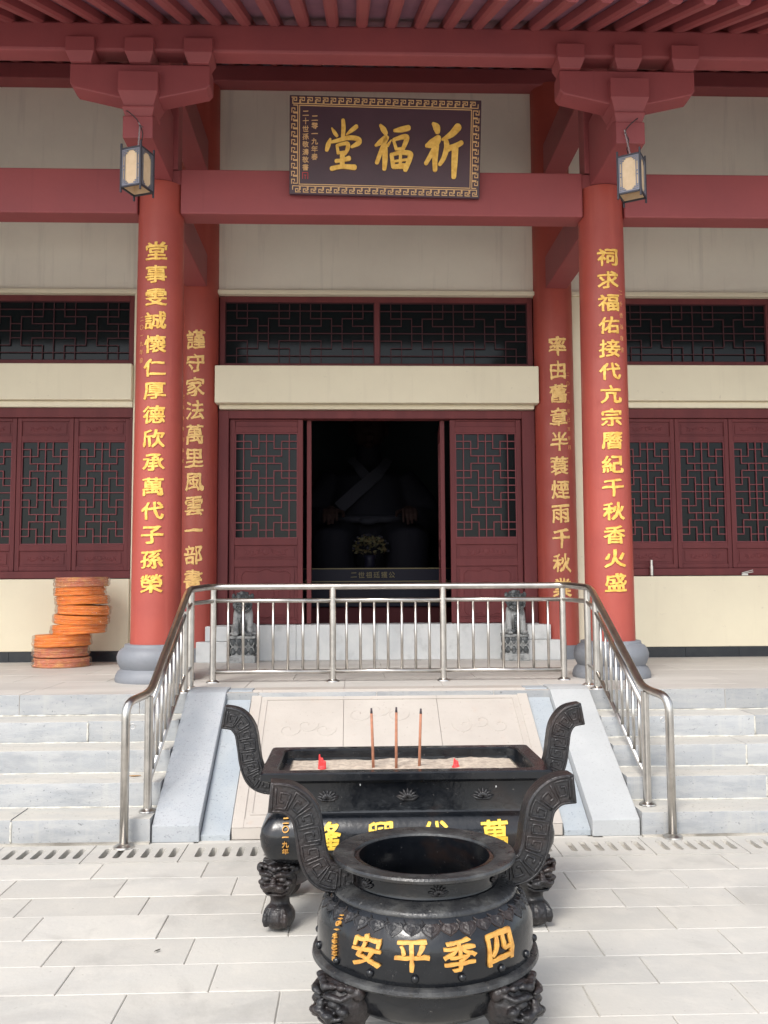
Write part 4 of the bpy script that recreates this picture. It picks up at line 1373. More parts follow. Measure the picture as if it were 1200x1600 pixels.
# ------------------------------------------------------------------ wrapped incense coils
def coil_stack():
    words = ['bottom', 'second', 'third', 'fourth', 'fifth', 'sixth', 'seventh', 'eighth', 'topmost']
    # (x offset, half width, colour, height)
    spec = [(-3.27, 0.285, 'redbrown', 0.088), (-3.285, 0.275, 'redbrown', 0.095), (-3.265, 0.285, 'orange', 0.115), (-3.10, 0.272, 'orange', 0.095), (-3.085, 0.275, 'orange', 0.088),
            (-3.065, 0.268, 'orange', 0.092), (-3.075, 0.265, 'orange', 0.085), (-3.095, 0.255, 'orange', 0.085), (-3.085, 0.272, 'redbrown', 0.092)]
    lab = ['reddish coil of incense in clear wrap, bottom of the stack on the floor', 'reddish wrapped incense coil, second from the bottom of the stack',
           'thick orange wrapped incense coil jutting left, third from the bottom', 'orange wrapped incense coil resting on the jutting one, fourth from the bottom',
           'orange wrapped incense coil, fifth from the bottom of the leaning stack', 'orange wrapped incense coil, sixth from the bottom, fourth from the top',
           'orange wrapped incense coil, third from the top of the stack', 'orange wrapped incense coil directly under the topmost reddish one',
           'reddish wrapped incense coil on top of the stack']
    z = PZ
    random.seed(11)
    for i, (x, r, c, h) in enumerate(spec):
        h *= 1.085
        root = empty('incense_coil', (x, 9.60 + random.uniform(-0.01, 0.01), z + (0.006 if i else 0)), lab[i], 'incense coil', 'wrapped incense coils stacked by the wall', random.uniform(0, 6))
        if i: root.rotation_euler.x = rad(random.uniform(-2.2, 2.2)); root.rotation_euler.y = rad(random.uniform(-2.2, 2.2))
        m = MB()
        # coil body: two or three stacked rounded layers with ridges
        nl = 4
        prof = [(0.04, 0.004)]
        for k in range(nl):
            zz0 = 0.002 + (h - 0.004) * k / nl
            dz = (h - 0.004) / nl
            for t in (0.0, 0.2, 0.5, 0.8, 1.0):
                prof.append((r - 0.016 + 0.006 * math.sin(math.pi * t) - 0.005 * (k % 2), zz0 + dz * t))
        prof.append((0.04, h - 0.004))
        seg = 96
        rings = []
        for rr, zz in prof:
            ring = []
            for q in range(seg):
                a = 2 * math.pi * q / seg
                d = 1 + 0.05 * noise.noise(Vector((math.cos(a) * 2.3, math.sin(a) * 2.3, zz * 26 + i * 5))) + 0.012 * noise.noise(Vector((math.cos(a) * 8, math.sin(a) * 8, zz * 40 + i)))
                ring.append((rr * d * math.cos(a), rr * d * math.sin(a), zz))
            rings.append(ring)
        m.loft(rings)
        o = m.build('coil', M[c], root); auto_smooth(o, 50)
        # plastic
        m = MB()
        prof = [(0.03, 0.001), (r - 0.02, 0.001), (r + 0.004, h * 0.10), (r + 0.010, h * 0.3), (r + 0.004, h * 0.5), (r + 0.009, h * 0.7), (r + 0.002, h * 0.90), (r - 0.02, h - 0.001), (0.03, h - 0.001)]
        rings = []
        for rr, zz in prof:
            ring = []
            for q in range(seg):
                a = 2 * math.pi * q / seg
                d = 1 + 0.045 * noise.noise(Vector((math.cos(a) * 5, math.sin(a) * 5, zz * 12 + i * 3)))  + 0.030 * noise.noise(Vector((math.cos(a) * 13, math.sin(a) * 13, zz * 14 + i * 3)))
                ring.append((max(rr * d, rr if rr < 0.05 else r - 0.008) * math.cos(a), max(rr * d, rr if rr < 0.05 else r - 0.008) * math.sin(a), zz))
            rings.append(ring)
        m.loft(rings)
        m.build('plastic_wrap', M['wrap'], root, smooth=False)
        z += h
coil_stack()

# ------------------------------------------------------------------ window sill odds and ends
m = MB().tube([(3.05, 10.118, 1.682), (3.05, 10.118, 1.79)], 0.022, 12).tube([(3.05, 10.118, 1.785), (3.05, 10.118, 1.855)], 0.017, 12)
o = m.build('steel_tube', M['steel']); auto_smooth(o, 40)
tag(o, 'short steel tube standing on the right window sill', 'tube')
m = MB()
m.box(4.06, 4.13, 10.10, 10.115, 1.68, 1.70)
m.box(4.075, 4.19, 10.095, 10.11, 1.702, 1.708, Matrix.Translation((4.1, 10.1, 1.7)) @ Matrix.Rotation(rad(-8), 4, 'Y') @ Matrix.Translation((-4.1, -10.1, -1.7)))
m.box(4.07, 4.20, 10.112, 10.125, 1.712, 1.718, Matrix.Translation((4.1, 10.1, 1.7)) @ Matrix.Rotation(rad(-14), 4, 'Y') @ Matrix.Translation((-4.1, -10.1, -1.7)))
tag(m.build('metal_offcuts', M['steel']), 'small pile of thin metal offcuts on the right window sill', 'metal scraps')
def leaf(x, y, z, s, m_, label, cat, rz):
    mb = MB()
    n = 8
    L = [(-0.5 + i / n, 0.16 * math.sin(math.pi * i / n) + 0.01) for i in range(n + 1)]
    top = [mb.bm.verts.new((a * s, b * s, 0.12 * s * (a * a) + 0.004)) for a, b in L]
    mid = [mb.bm.verts.new((a * s, 0, 0.003)) for a, b in L]
    bot = [mb.bm.verts.new((a * s, -b * s, 0.10 * s * (a * a) + 0.004)) for a, b in L]
    for i in range(n):
        mb.bm.faces.new((mid[i], mid[i + 1], top[i + 1], top[i])); mb.bm.faces.new((bot[i], bot[i + 1], mid[i + 1], mid[i]))
    o = mb.build(cat.replace(' ', '_'), m_)
    so = o.modifiers.new('t', 'SOLIDIFY'); so.thickness = 0.0015
    o.location = (x, y, z); o.rotation_euler.z = rz
    tag(o, label, cat)
leaf(-1.76, 6.36, 0.315, 0.085, M['dryleaf'], 'dry brown leaf lying on the second stair beside the left handrail', 'fallen leaf', 0.1)
leaf(-1.14, 4.18, 0.003, 0.034, M['pebble'], 'tiny dark curled leaf lying on the left paving', 'dark leaf', 0.9)

# ------------------------------------------------------------------ seated statue in the dim room
def statue():
    root = empty('seated_statue', (0.0, 12.6, PZ), 'large seated robed statue with hands on knees inside the dark hall', 'statue')
    ox = -0.06
    m = MB()
    m.tube([(ox, 0.1, 0.5), (ox, 0.1, 1.2), (ox, 0.05, 1.8), (ox, 0.0, 2.3), (ox, 0.0, 2.45)], [0.72, 0.62, 0.60, 0.48, 0.20], 24)
    m.tube([(ox, 0.0, 2.35), (ox, -0.02, 2.75)], [0.2, 0.17], 16)
    for s in (-1, 1):
        m.tube([(ox + s * 0.42, 0.0, 2.28), (ox + s * 0.72, -0.02, 1.9), (ox + s * 0.78, -0.12, 1.62), (ox + s * 0.60, -0.50, 1.62), (ox + s * 0.52, -0.66, 1.70)], [0.22, 0.24, 0.26, 0.22, 0.17], 16)
        m.tube([(ox + s * 0.3, 0.0, 1.2), (ox + s * 0.45, -0.45, 1.45), (ox + s * 0.48, -0.78, 1.40), (ox + s * 0.46, -0.80, 0.7), (ox + s * 0.46, -0.82, 0.3)], [0.34, 0.34, 0.30, 0.27, 0.30], 16)
        m.ell((ox + s * 0.46, -0.95, 0.88), (0.2, 0.3, 0.14))
    m.box(-1.1 + ox, 1.1 + ox, -0.6, 0.5, 0.0, 0.78)
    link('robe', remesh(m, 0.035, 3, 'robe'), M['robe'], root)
    m = MB()
    m.ell((ox, -0.02, 2.98), (0.235, 0.26, 0.32))
    m.tube([(ox, -0.02, 2.55), (ox, -0.02, 2.8)], [0.15, 0.15], 14)
    m.tube([(ox, -0.27, 3.08), (ox, -0.32, 2.95)], [0.03, 0.05], 8)
    for s in (-1, 1):
        m.ell((ox + s * 0.25, 0.0, 2.97), (0.035, 0.07, 0.10)); m.ell((ox + s * 0.085, -0.24, 3.03), (0.045, 0.03, 0.02)); m.ell((ox + s * 0.09, -0.25, 3.09), (0.06, 0.03, 0.015))
    m.ell((ox, -0.265, 2.84), (0.075, 0.03, 0.02)); m.ell((ox, -0.255, 2.80), (0.06, 0.03, 0.02)); m.ell((ox, -0.22, 2.72), (0.08, 0.06, 0.05))
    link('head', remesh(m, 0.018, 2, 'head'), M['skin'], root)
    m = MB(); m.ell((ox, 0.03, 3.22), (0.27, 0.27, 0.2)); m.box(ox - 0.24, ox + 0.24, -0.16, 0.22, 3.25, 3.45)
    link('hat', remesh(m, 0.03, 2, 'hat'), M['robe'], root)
    for s in (-1, 1):
        m = MB()
        hx = ox + s * 0.50
        m.ell((hx, -0.86, 1.765), (0.105, 0.12, 0.05))
        for k, (dx, ln) in enumerate(((-0.078, 0.17), (-0.026, 0.20), (0.026, 0.19), (0.076, 0.15))):
            m.tube([(hx + dx * 0.9, -0.92, 1.77), (hx + dx, -1.02, 1.765), (hx + dx * 1.05, -1.09, 1.70), (hx + dx * 1.05, -1.12, 1.765 - ln)], [0.026, 0.025, 0.023, 0.017], 8)
        m.tube([(hx - s * 0.085, -0.84, 1.765), (hx - s * 0.15, -0.93, 1.74), (hx - s * 0.165, -1.02, 1.68)], [0.032, 0.028, 0.02], 8)
        m.tube([(hx, -0.66, 1.74), (hx, -0.80, 1.76)], [0.075, 0.085], 10)
        link('hand', remesh(m, 0.012, 1, 'hand'), M['skin'], root)
    m = MB()
    def band(pts, wd):
        P = cr(pts, 6)
        for a, b in zip(P, P[1:]):
            a = Vector(a); b = Vector(b)
            d = (b - a).normalized()
            n = Vector((-d.z, 0, d.x)) * wd
            m.faces([a + n, a - n, b - n, b + n, a + n + Vector((0, 0.05, 0)), a - n + Vector((0, 0.05, 0)), b - n + Vector((0, 0.05, 0)), b + n + Vector((0, 0.05, 0))],
                    [(0, 1, 2, 3), (7, 6, 5, 4), (0, 4, 5, 1), (1, 5, 6, 2), (2, 6, 7, 3), (3, 7, 4, 0)])
    band([(ox + 0.27, -0.26, 2.52), (ox + 0.12, -0.50, 2.30), (ox - 0.15, -0.62, 2.05), (ox - 0.40, -0.66, 1.82)], 0.085)
    band([(ox - 0.25, -0.28, 2.52), (ox - 0.14, -0.44, 2.38), (ox - 0.02, -0.53, 2.22)], 0.07)
    m.build('collar', M['collar'], root)
    m = MB(); m.tube([(ox - 0.5, -0.6, 1.68), (ox, -0.7, 1.66), (ox + 0.5, -0.6, 1.68)], 0.05, 10); m.ell((ox - 0.02, -0.73, 1.64), (0.12, 0.05, 0.05))
    m.build('belt', M['collar'], root, smooth=True)
statue()
def altar():
    root = empty('altar_table', (0, 11.35, PZ), 'dark altar table with gold edge lines and a line of gold characters', 'altar')
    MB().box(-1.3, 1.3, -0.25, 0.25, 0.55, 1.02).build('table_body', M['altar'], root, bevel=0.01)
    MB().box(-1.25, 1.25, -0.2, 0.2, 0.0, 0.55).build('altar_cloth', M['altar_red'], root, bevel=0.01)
    m = MB()
    m.box(-1.3, 1.3, -0.258, -0.252, 1.005, 1.018)
    m.box(-1.0, 0.95, -0.262, -0.252, 0.85, 0.862); m.box(-1.0, 0.95, -0.262, -0.252, 0.81, 0.835)
    m.box(-0.9, 0.9, -0.262, -0.252, 0.60, 0.618)
    for s in (-1, 1):
        m.prism([(s * 0.80, 0.74), (s * 0.88, 0.74), (s * 0.86, 0.88), (s * 0.82, 0.88)], -0.27, -0.252)
    m.build('gold_trim', M['altar_gold'], root)
    L = []
    for i, ch in enumerate('二世祖廷獲公'):
        L.append((ch, (lambda cx: (lambda co: (cx + co.x * 0.075, -0.2525 - co.z * 0.15, 0.935 + co.y * 0.075)))(-0.27 + 0.092 * i)))
    link('gold_character', text_mesh(L, None, bold=0.0, depth=0.03, warp=0.02, cuts=2), M['altar_gold'], root)
altar()
def bouquet():
    root = empty('flower_bouquet', (-0.07, 11.42, PZ + 1.02), 'rounded bouquet of flowers standing on the dark altar', 'bouquet')
    MB().lathe([(0.05, 0), (0.07, 0.03), (0.06, 0.1), (0.08, 0.16)], (0, 0, 0), 20).build('vase', M['altar'], root, smooth=True)
    m = MB()
    random.seed(5)
    for i in range(150):
        a = random.uniform(0, 2 * math.pi); b = random.uniform(-0.4, 1.4); r = random.uniform(0.6, 1)
        c = Vector((math.cos(a) * math.cos(b) * 0.24 * r, math.sin(a) * math.cos(b) * 0.16 * r, 0.24 + math.sin(b) * 0.17 * r))
        d = Vector((random.uniform(-1, 1), random.uniform(-1, 1), random.uniform(-.3, 1))).normalized()
        u = d.orthogonal().normalized() * 0.02; v = d * 0.035
        m.faces([c - v, c + u, c + v, c - u], [(0, 1, 2, 3)])
    m.build('foliage', M['leafy'], root)
    m = MB()
    for i in range(26):
        a = random.uniform(0, 2 * math.pi); b = random.uniform(-0.2, 1.4)
        m.ell((math.cos(a) * math.cos(b) * 0.25, math.sin(a) * math.cos(b) * 0.17, 0.24 + math.sin(b) * 0.18), (0.02, 0.02, 0.018), None, 8, 6)
    m.build('flower_heads', M['collar'], root, smooth=True)
bouquet()

# ------------------------------------------------------------------ censers
def lion_leg(sx=1.0, sz=1.0):
    """lion-head leg about 0.40 high, facing -Y, foot on z = 0"""
    m = MB()
    m.ell((0, -0.004, 0.080), (0.073, 0.076, 0.080), None, 20, 14)
    for k in range(4):
        xx = -0.045 + 0.03 * k
        m.tube([(xx * 0.7, -0.044, 0.140), (xx, -0.066, 0.105), (xx * 1.02, -0.070, 0.070), (xx, -0.062, 0.035)], [0.006, 0.013, 0.0145, 0.009], 8)
    m.tube([(0, 0.005, 0.12), (0, 0.010, 0.165), (0, 0.010, 0.19), (0, 0.006, 0.235), (0, 0.004, 0.29)], [0.050, 0.043, 0.048, 0.072, 0.084], 16)
    m.ell((0, 0.0, 0.298), (0.086, 0.084, 0.096))
    m.box(-0.07, 0.07, -0.03, 0.07, 0.33, 0.405)
    for s in (-1, 1):
        m.ell((s * 0.034, -0.076, 0.312), (0.021, 0.017, 0.019))
        m.tube([(s * 0.008, -0.090, 0.334), (s * 0.032, -0.092, 0.346), (s * 0.062, -0.072, 0.336), (s * 0.078, -0.045, 0.350)], [0.008, 0.013, 0.013, 0.008], 8)
        m.ell((s * 0.026, -0.094, 0.270), (0.024, 0.020, 0.017))
        m.ell((s * 0.082, -0.02, 0.352), (0.018, 0.022, 0.030))
        m.ell((s * 0.058, -0.064, 0.288), (0.022, 0.018, 0.018))
        m.tube([(0.0, -0.098, 0.256), (s * 0.035, -0.096, 0.248), (s * 0.062, -0.070, 0.262), (s * 0.072, -0.05, 0.28)], [0.006, 0.008, 0.008, 0.006], 8)
        m.tube([(0.0, -0.082, 0.224), (s * 0.03, -0.078, 0.226), (s * 0.055, -0.06, 0.240)], 0.009, 8)
        for k in range(3):
            m.ell((s * (0.02 + 0.026 * k), -0.072 + 0.014 * k, 0.372), (0.015, 0.014, 0.015), None, 8, 6)
    m.ell((0, -0.104, 0.285), (0.022, 0.016, 0.014)); m.ell((0, -0.096, 0.305), (0.013, 0.014, 0.022))
    m.ell((0, -0.083, 0.366), (0.016, 0.012, 0.018))
    me = remesh(m, 0.0048, 1, 'lion_leg')
    me.transform(Matrix.Diagonal((sx, sx, sz, 1)))
    return me

def meander_plate(pts, wid, thick, parent, m, key_m, units, name='handle'):
    """thick S-shaped plate following (x, z) centre points, with raised edge and key fret on both faces"""
    P = cr(pts, 8)
    # arc-length
    def offs(i, o):
        a = P[max(i - 1, 0)]; b = P[min(i + 1, len(P) - 1)]
        dx, dz = b[0] - a[0], b[1] - a[1]
        l = math.hypot(dx, dz)
        return (P[i][0] - dz / l * o, P[i][1] + dx / l * o)
    L = [offs(i, wid / 2) for i in range(len(P))]; R = [offs(i, -wid / 2) for i in range(len(P))]
    mb = MB()
    rings = []
    for i in range(len(P)):
        rings.append([(L[i][0], -thick / 2, L[i][1]), (R[i][0], -thick / 2, R[i][1]), (R[i][0], thick / 2, R[i][1]), (L[i][0], thick / 2, L[i][1])])
    mb.loft(rings)
    h = mb.build(name, m, parent, bevel=0.006)
    auto_smooth(h, 35)
    # relief
    cum = [0]
    for a, b in zip(P, P[1:]): cum.append(cum[-1] + math.hypot(b[0] - a[0], b[1] - a[1]))
    tot = cum[-1]
    def at(s, o):
        s = min(max(s, 0), tot - 1e-6)
        i = max(j for j in range(len(cum)) if cum[j] <= s)
        i = min(i, len(P) - 2)
        t = (s - cum[i]) / (cum[i + 1] - cum[i])
        a, b = offs(i, o), offs(i + 1, o)
        return (a[0] + (b[0] - a[0]) * t, a[1] + (b[1] - a[1]) * t)
    mb = MB()
    def line(pl, r=0.0042):
        for sg in (-1, 1):
            mb.tube([(q[0], sg * (thick / 2 + 0.0005), q[1]) for q in pl], r, 6)
    e = wid / 2 - 0.007
    n = 40
    for o in (e, -e): line([at(tot * (0.02 + 0.96 * i / n), o) for i in range(n + 1)])
    line([at(tot * 0.02, e - 2 * e * i / 6) for i in range(7)]); line([at(tot * 0.98, e - 2 * e * i / 6) for i in range(7)])
    w2 = e - 0.011
    u = tot * 0.93 / units
    for k in range(units):
        s0 = tot * 0.035 + k * u
        fl = 1 if k % 2 else -1
        def q(a, b): return at(s0 + a * u, b * w2 * fl)
        path = [(0.08, -1), (0.08, 1), (0.88, 1), (0.88, -0.55), (0.34, -0.55), (0.34, 0.35), (0.62, 0.35)]
        pl = []
        for (a, b), (c, d) in zip(path, path[1:]):
            for t in range(4): pl.append(q(a + (c - a) * t / 4, b + (d - b) * t / 4))
        pl.append(q(*path[-1]))
        line(pl, 0.0048)
    mb.build('key_relief', key_m, h, smooth=True)
    return h

def lotus_emblem(mb, fn, s):
    """small lotus relief: fn maps (x, z, height) to space"""
    for k, a in enumerate((-75, -50, -25, 0, 25, 50, 75)):
        for tier, (ln, wd) in enumerate(((1.0, 0.26), (0.62, 0.30))):
            aa = rad(a)
            pts = []
            for t in (0.15, 0.4, 0.7, 1.0):
                pts.append(fn(math.sin(aa) * ln * t * s * 0.95, math.cos(aa) * ln * t * s * 0.80 - 0.25 * s, 0.004 + 0.004 * tier))
            mb.tube(pts, [wd * s * 0.3, wd * s * 0.5, wd * s * 0.45, wd * s * 0.08], 7)
    for a in (-1, 1):
        mb.tube([fn(0, -0.42 * s, 0.003), fn(a * 0.5 * s, -0.38 * s, 0.004), fn(a * 0.95 * s, -0.12 * s, 0.003)], [0.12 * s, 0.13 * s, 0.04 * s], 7)

def rrect(hx, hy, r, z, n=6):
    pts = []
    for cx, cy, a0 in ((hx - r, hy - r, 0), (-hx + r, hy - r, 90), (-hx + r, -hy + r, 180), (hx - r, -hy + r, 270)):
        for k in range(n + 1):
            a = rad(a0 + 90 * k / n)
            pts.append((cx + r * math.cos(a), cy + r * math.sin(a), z))
    return pts

def long_censer():
    cy = 4.66
    K = 1.052
    DZ = 1.6 * (1 - K)
    KM = Matrix.Translation((0, 0, DZ)) @ Matrix.Diagonal((K, K, K, 1))
    XC = -0.0275
    root = empty('long_censer', (XC, cy, 0), 'long rectangular black iron censer with curled handles, standing behind the round one', 'incense burner')
    # barrel body and neck (solid skin open at the top)
    m = MB()
    prof = [(0.50, 0.24, 0.375, 0.05), (0.585, 0.295, 0.380, 0.05), (0.628, 0.335, 0.41, 0.06), (0.648, 0.355, 0.46, 0.07), (0.652, 0.360, 0.50, 0.07), (0.645, 0.352, 0.535, 0.06),
            (0.620, 0.330, 0.573, 0.05), (0.600, 0.312, 0.588, 0.04), (0.575, 0.288, 0.593, 0.02), (0.572, 0.284, 0.603, 0.012), (0.585, 0.290, 0.735, 0.012)]
    rings = [rrect(a, b, r, z) for a, b, z, r in prof]
    rings += [rrect(0.54, 0.25, 0.02, 0.735), rrect(0.53, 0.24, 0.02, 0.66)]
    m.loft(rings)
    b = m.build('body', M['iron'], root, bevel=0); auto_smooth(b, 32)
    # rim ring
    m = MB()
    m.loft([rrect(0.615, 0.310, 0.02, 0.728), rrect(0.652, 0.328, 0.02, 0.742), rrect(0.652, 0.328, 0.02, 0.770), rrect(0.646, 0.322, 0.02, 0.776), rrect(0.585, 0.262, 0.05, 0.776), rrect(0.578, 0.255, 0.05, 0.770),
            rrect(0.572, 0.250, 0.05, 0.690)], cap=False)
    o = m.build('rim', M['iron'], root); auto_smooth(o, 30)
    # handles
    base = [(-0.895, 0.980), (-0.83, 0.965), (-0.790, 0.915), (-0.775, 0.84), (-0.762, 0.76), (-0.735, 0.70), (-0.685, 0.675), (-0.60, 0.672)]
    off = 0.04
    for s in (-1, 1):
        pts = [((x + off) * -s, z) for x, z in base]
        meander_plate(pts, 0.104, 0.085, root, M['iron_matte'], M['iron_matte'], 9)
    # legs
    me = lion_leg(1.04, 0.80)
    for sx in (-1, 1):
        for sy in (-1, 1):
            me2 = me if (sx, sy) == (-1, -1) else me
            o = link('leg', me2, M['iron_matte'], root)
            o.location = (sx * 0.600, sy * 0.232, 0)
            o.rotation_euler.z = (0 if sy < 0 else math.pi) + (rad(-12) * (-sx) * (1 if sy < 0 else -1))
    # apron between legs
    for sy in (-1, 1):
        m = MB()
        pr = [(-0.5, 0.385), (-0.5, 0.27), (-0.46, 0.285), (-0.40, 0.325), (-0.30, 0.345), (0.30, 0.345), (0.40, 0.325), (0.46, 0.285), (0.5, 0.27), (0.5, 0.385)]
        m.prism(pr, sy * 0.235 - 0.012, sy * 0.235 + 0.012)
        m.build('apron', M['iron_matte'], root, bevel=0.003)
    # lotus emblems on neck
    for x in (-0.355, 0.0, 0.335):
        m = MB()
        lotus_emblem(m, lambda a, c, h, x=x: (x + a, -0.286 - h, 0.670 + c), 0.052)
        m.build('lotus_emblem', M['iron_matte'], root, smooth=True)
    for (x, z, a, b) in ((0.325, 0.655, 0.008, 0.006), (0.350, 0.660, 0.006, 0.008), (0.338, 0.648, 0.004, 0.004), (0.395, 0.700, 0.003, 0.005), (-0.21, 0.715, 0.003, 0.006)):
        mw = MB(); mw.ell((x, -0.2875, z), (a, 0.003, b), None, 10, 6)
        mw.build('wax_drop', M['wax'], root, smooth=True)
    # barrel characters
    def surf(z):
        pts = [(q[2], q[1]) for q in prof[:9]]
        for (za, ya), (zb, yb) in zip(pts, pts[1:]):
            if za <= z <= zb: return ya + (yb - ya) * (z - za) / max(1e-6, zb - za)
        return 0.30
    def on(cx, cz, w_, h_):
        def fn(co):
            z = cz + co.y * h_
            return (cx + co.x * w_, -surf(z) + 0.001 - co.z * 0.22, z)
        return fn
    for ch, x in (('隆', -0.355), ('興', -0.122), ('代', 0.112), ('萬', 0.375)):
        bm_ = glyph(ch, bold=0.014, depth=0.04, warp=0.02, seed=ord(ch) % 9)
        put_glyph(bm_, on(x, 0.510, 0.122, 0.115))
        me = bpy.data.meshes.new('gold_character'); bm_.to_mesh(me); bm_.free()
        link('gold_character', me, M['gold_cast2'], root)
    L = [(ch, on(-0.535, 0.575 - 0.031 * i, 0.028, 0.026)) for i, ch in enumerate('二〇一九年')]
    link('small_inscription', text_mesh(L, None, bold=0.0, depth=0.05, warp=0.04, cuts=2), M['gold_cast'], root)
    for c in root.children_recursive:
        if not c.name.startswith('leg'): c.data.transform(KM)
    # ---- contents: ash, incense, candle stubs (things of their own)
    m = MB()
    nx, ny = 60, 26
    V = []
    random.seed(2)
    for j in range(ny + 1):
        row = []
        for i in range(nx + 1):
            x = -0.568 + 1.136 * i / nx; y = -0.246 + 0.492 * j / ny
            edge = max(abs(x) / 0.568, abs(y) / 0.246)
            z = 0.735 + 0.010 * noise.noise(Vector((x * 7, y * 7, 0))) + 0.006 * noise.noise(Vector((x * 25, y * 25, 3))) - 0.012 * edge ** 6 + 0.008 * max(0, 1 - abs(x - 0.35) / 0.15)
            row.append(m.bm.verts.new((x, y, z)))
        V.append(row)
    for j in range(ny):
        for i in range(nx): m.bm.faces.new((V[j][i], V[j][i + 1], V[j + 1][i + 1], V[j + 1][i]))
    bb = [m.bm.verts.new((x, y, 0.672)) for x, y in ((-0.55, -0.235), (0.55, -0.235), (0.55, 0.235), (-0.55, 0.235))]
    m.bm.faces.new(bb[::-1])
    o = m.build('ash_bed', M['ash'], None, smooth=True)
    o.data.transform(KM)
    o.location = (XC, cy, 0)
    tag(o, 'bed of sandy incense ash filling the long black censer', 'ash')
    for (x, zt, tl, lab) in ((-0.145, 1.012, (-0.0045, 0.0), 'thick incense stick in the ash, left of the three'),
                             (-0.037, 1.016, (0.001, 0.0), 'thick incense stick in the ash, middle of the three'),
                             (0.072, 1.008, (0.005, 0.0), 'thick incense stick in the ash, right of the three')):
        zt = zt * K + DZ
        z0 = 0.71 * K + DZ
        root2 = empty('incense_stick', (x * K + XC, cy - 0.01, z0), lab, 'incense stick', 'incense sticks burning in the long censer')
        h = zt - z0
        MB().tube([(0, 0, 0), (tl[0], 0, h * 0.5), (tl[0] * 2, 0, h * 0.92)], [0.0072, 0.0072, 0.0066], 10).build('stick', M['incense'], root2, smooth=True)
        MB().tube([(tl[0] * 2, 0, h * 0.915), (tl[0] * 2.1, 0, h)], [0.0066, 0.0045], 8).build('burnt_tip', M['incense_tip'], root2, smooth=True)
    for (x, zh, n_, lab) in ((-0.388, 0.072, 3, 'taller melted red candle stub at the left end of the ash'), (0.246, 0.045, 2, 'short melted red candle stub in the right half of the ash')):
        m = MB()
        for k in range(n_):
            dx = (k - (n_ - 1) / 2) * 0.011
            m.tube([(dx, 0, 0), (dx + 0.001, 0.002, zh * 0.5), (dx - 0.002 + 0.003 * k, 0.0, zh * (1 - 0.22 * k))], [0.010, 0.0085, 0.004], 8)
        m.ell((0, 0, 0.004), (0.022, 0.018, 0.008))
        me = remesh(m, 0.003, 1, 'candle_stub')
        o = link('candle_stub', me, M['redwax'])
        o.location = (x * K + XC, cy - 0.02, 0.732 * K + DZ)
        tag(o, lab, 'candle stub')
long_censer()

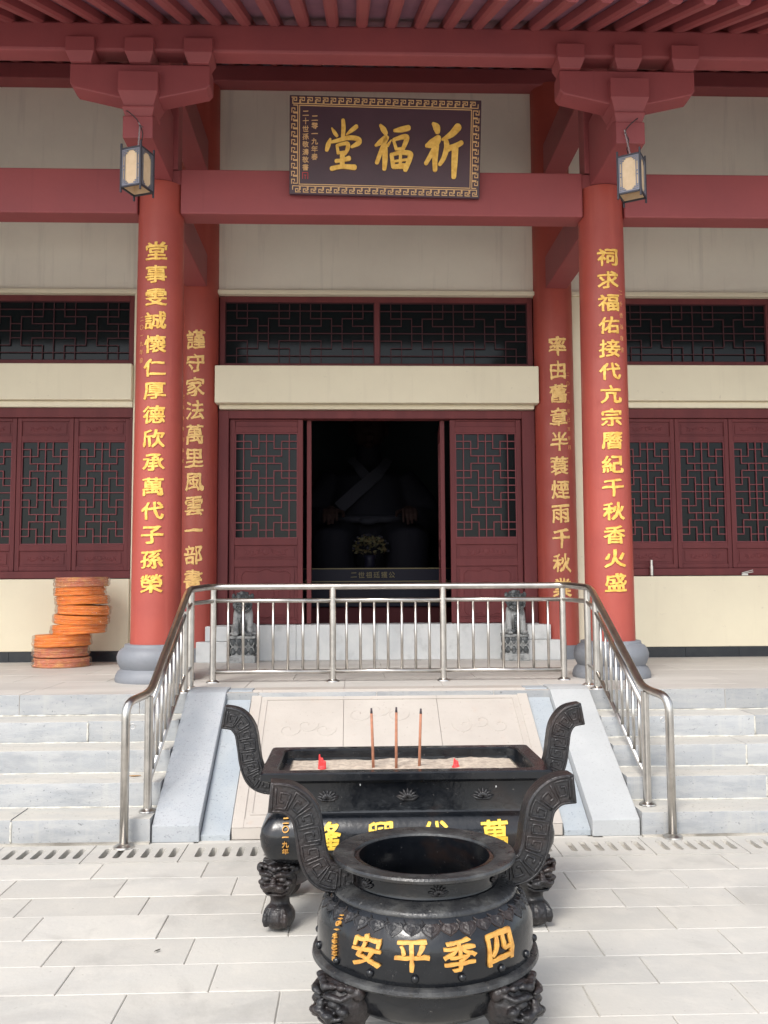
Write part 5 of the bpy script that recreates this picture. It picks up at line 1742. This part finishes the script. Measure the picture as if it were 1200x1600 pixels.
def round_censer():
    C = (-0.026, 3.385)
    root = empty('round_censer', (C[0], C[1], 0), 'round black iron censer with key-fret handles, nearest to the viewer', 'incense burner', rz=rad(4))
    prof = [(0.0, 0.135), (0.20, 0.140), (0.29, 0.165), (0.345, 0.205), (0.366, 0.262), (0.370, 0.285)]
    up = [(0.370, 0.31), (0.381, 0.326), (0.384, 0.35), (0.384, 0.395), (0.383, 0.430), (0.367, 0.470), (0.345, 0.502), (0.318, 0.525), (0.296, 0.536), (0.282, 0.538), (0.278, 0.545), (0.268, 0.549), (0.260, 0.553),
          (0.257, 0.562), (0.258, 0.61), (0.258, 0.625)]
    inner = [(0.235, 0.63), (0.232, 0.55), (0.26, 0.50), (0.30, 0.42), (0.29, 0.30), (0.2, 0.22), (0.0, 0.21)]
    fl = [(0.372, 0.290), (0.396, 0.296), (0.403, 0.304), (0.400, 0.316), (0.391, 0.322), (0.372, 0.323)]
    b = MB().lathe(prof + up + inner, (0, 0, 0), 96, cap=False).build('bowl', M['iron'], root); auto_smooth(b, 40)
    o = MB().lathe(fl + fl[:1], (0, 0, 0), 96, cap=False).build('flange', M['iron_rim'], root); auto_smooth(o, 40)
    rim = [(0.245, 0.612), (0.312, 0.618), (0.327, 0.625), (0.329, 0.634), (0.325, 0.641), (0.318, 0.643), (0.262, 0.637), (0.254, 0.634), (0.250, 0.622)]
    o = MB().lathe(rim + rim[:1], (0, 0, 0), 96, cap=False).build('rim', M['iron_rim'], root); auto_smooth(o, 40)
    # shoulder ring moulding
    o = MB().lathe([(0.262, 0.551), (0.292, 0.544), (0.318, 0.533), (0.328, 0.523), (0.326, 0.515), (0.262, 0.535)], (0, 0, 0), 96, cap=False).build('shoulder_ring', M['iron_rim'], root); auto_smooth(o, 60)
    def r_at(z):
        for (ra, za), (rb, zb) in zip(up, up[1:]):
            if za <= z <= zb: return ra + (rb - ra) * (z - za) / max(1e-6, zb - za)
        return 0.37
    def P(ang, z, h=0):
        r = r_at(z) + h
        return (math.sin(ang) * r, -math.cos(ang) * r, z)
    # lotus petal collar
    m = MB()
    n = 36
    for k in range(n):
        a = 2 * math.pi * (k + 0.5) / n
        da = 2 * math.pi / n
        for (s0, z0, z1, h) in ((0.47, 0.506, 0.468 if k % 2 else 0.475, 0.006), (0.26, 0.500, 0.480, 0.010)):
            outline = []
            for t, wd in ((0, 0.6), (0.22, 1.0), (0.45, 1.0), (0.66, 0.70), (0.84, 0.28), (1.0, 0.0)):
                outline.append((t, wd))
            Lp = [P(a - da * s0 * wd, z0 + (z1 - z0) * t, 0.001) for t, wd in outline]
            Rp = [P(a + da * s0 * wd, z0 + (z1 - z0) * t, 0.001) for t, wd in outline]
            Mp = [P(a, z0 + (z1 - z0) * t, h * (1 - 0.3 * t)) for t, wd in outline]
            vl = [m.bm.verts.new(q) for q in Lp]; vm = [m.bm.verts.new(q) for q in Mp]; vr = [m.bm.verts.new(q) for q in Rp[:-1]] + [None]
            vr[-1] = vl[-1]
            for i in range(len(outline) - 1):
                for tri in ((vl[i], vl[i + 1], vm[i + 1], vm[i]), (vm[i], vm[i + 1], vr[i + 1], vr[i])):
                    try: m.bm.faces.new(tri)
                    except ValueError: pass
            m.tube([Vector(q) for q in Lp] + [Vector(q) for q in Rp[::-1][1:]], 0.0028, 5)
        # curl between petals
        ab = a + da / 2
        m.tube([P(ab, 0.513, 0.001), P(ab + 0.02, 0.506, 0.004), P(ab, 0.499, 0.003), P(ab - 0.015, 0.506, 0.003)], [0.003, 0.0045, 0.0045, 0.002], 6)
    m.build('lotus_collar', M['iron_matte'], root, smooth=False)
    for a in (2, -58, 62):
        m = MB()
        lotus_emblem(m, lambda u, c, h, a=a: ((lambda q: (math.sin(q) * (0.258 + h), -math.cos(q) * (0.258 + h), 0.582 + c))(rad(a) + u / 0.258)), 0.036)
        m.build('lotus_emblem', M['iron_matte'], root, smooth=True)
    # studs
    m = None
    for k in range(16):
        a = 2 * math.pi * (k + 0.42) / 16
        m = MB(); m.ell(P(a, 0.352, 0.001), (0.0135, 0.0135, 0.0135), None, 12, 8)
        m.build('stud', M['iron'], root, smooth=True)
    # characters
    def on(a0, cz, w_, h_):
        def fn(co):
            z = cz + co.y * h_
            r = r_at(z) - 0.001 + co.z * 0.20
            a = a0 + co.x * w_ / 0.388
            return (math.sin(a) * r, -math.cos(a) * r, z)
        return fn
    for ch, a in (('安', -37.5), ('平', -14.5), ('季', 8.5), ('四', 31.5)):
        bm_ = glyph(ch, bold=0.012, depth=0.045, warp=0.035, seed=ord(ch) % 7)
        put_glyph(bm_, on(rad(a), 0.420, 0.110, 0.095))
        me = bpy.data.meshes.new('gold_character'); bm_.to_mesh(me); bm_.free()
        link('gold_character', me, M['gold_cast'], root)
    L = [(ch, on(rad(-59), 0.487 - 0.0185 * i, 0.018, 0.0145)) for i, ch in enumerate('二〇一九年己亥春')]
    link('small_inscription', text_mesh(L, None, bold=0.0, depth=0.05, warp=0.04, cuts=2), M['gold_cast'], root)
    # handles
    base = [(-0.555, 0.852), (-0.485, 0.842), (-0.432, 0.795), (-0.412, 0.72), (-0.400, 0.645), (-0.372, 0.590), (-0.325, 0.568), (-0.235, 0.566)]
    for s in (-1, 1):
        pts = [(x * -s, z) for x, z in base]
        meander_plate(pts, 0.106, 0.08, root, M['iron_matte'], M['iron_matte'], 8)
    me = lion_leg(1.12, 0.79)
    for a in (-56, 42, 180):
        o = link('leg', me, M['iron_matte'], root)
        o.location = (math.sin(rad(a)) * 0.352, -math.cos(rad(a)) * 0.352, 0)
        o.rotation_euler.z = rad(a)
round_censer()
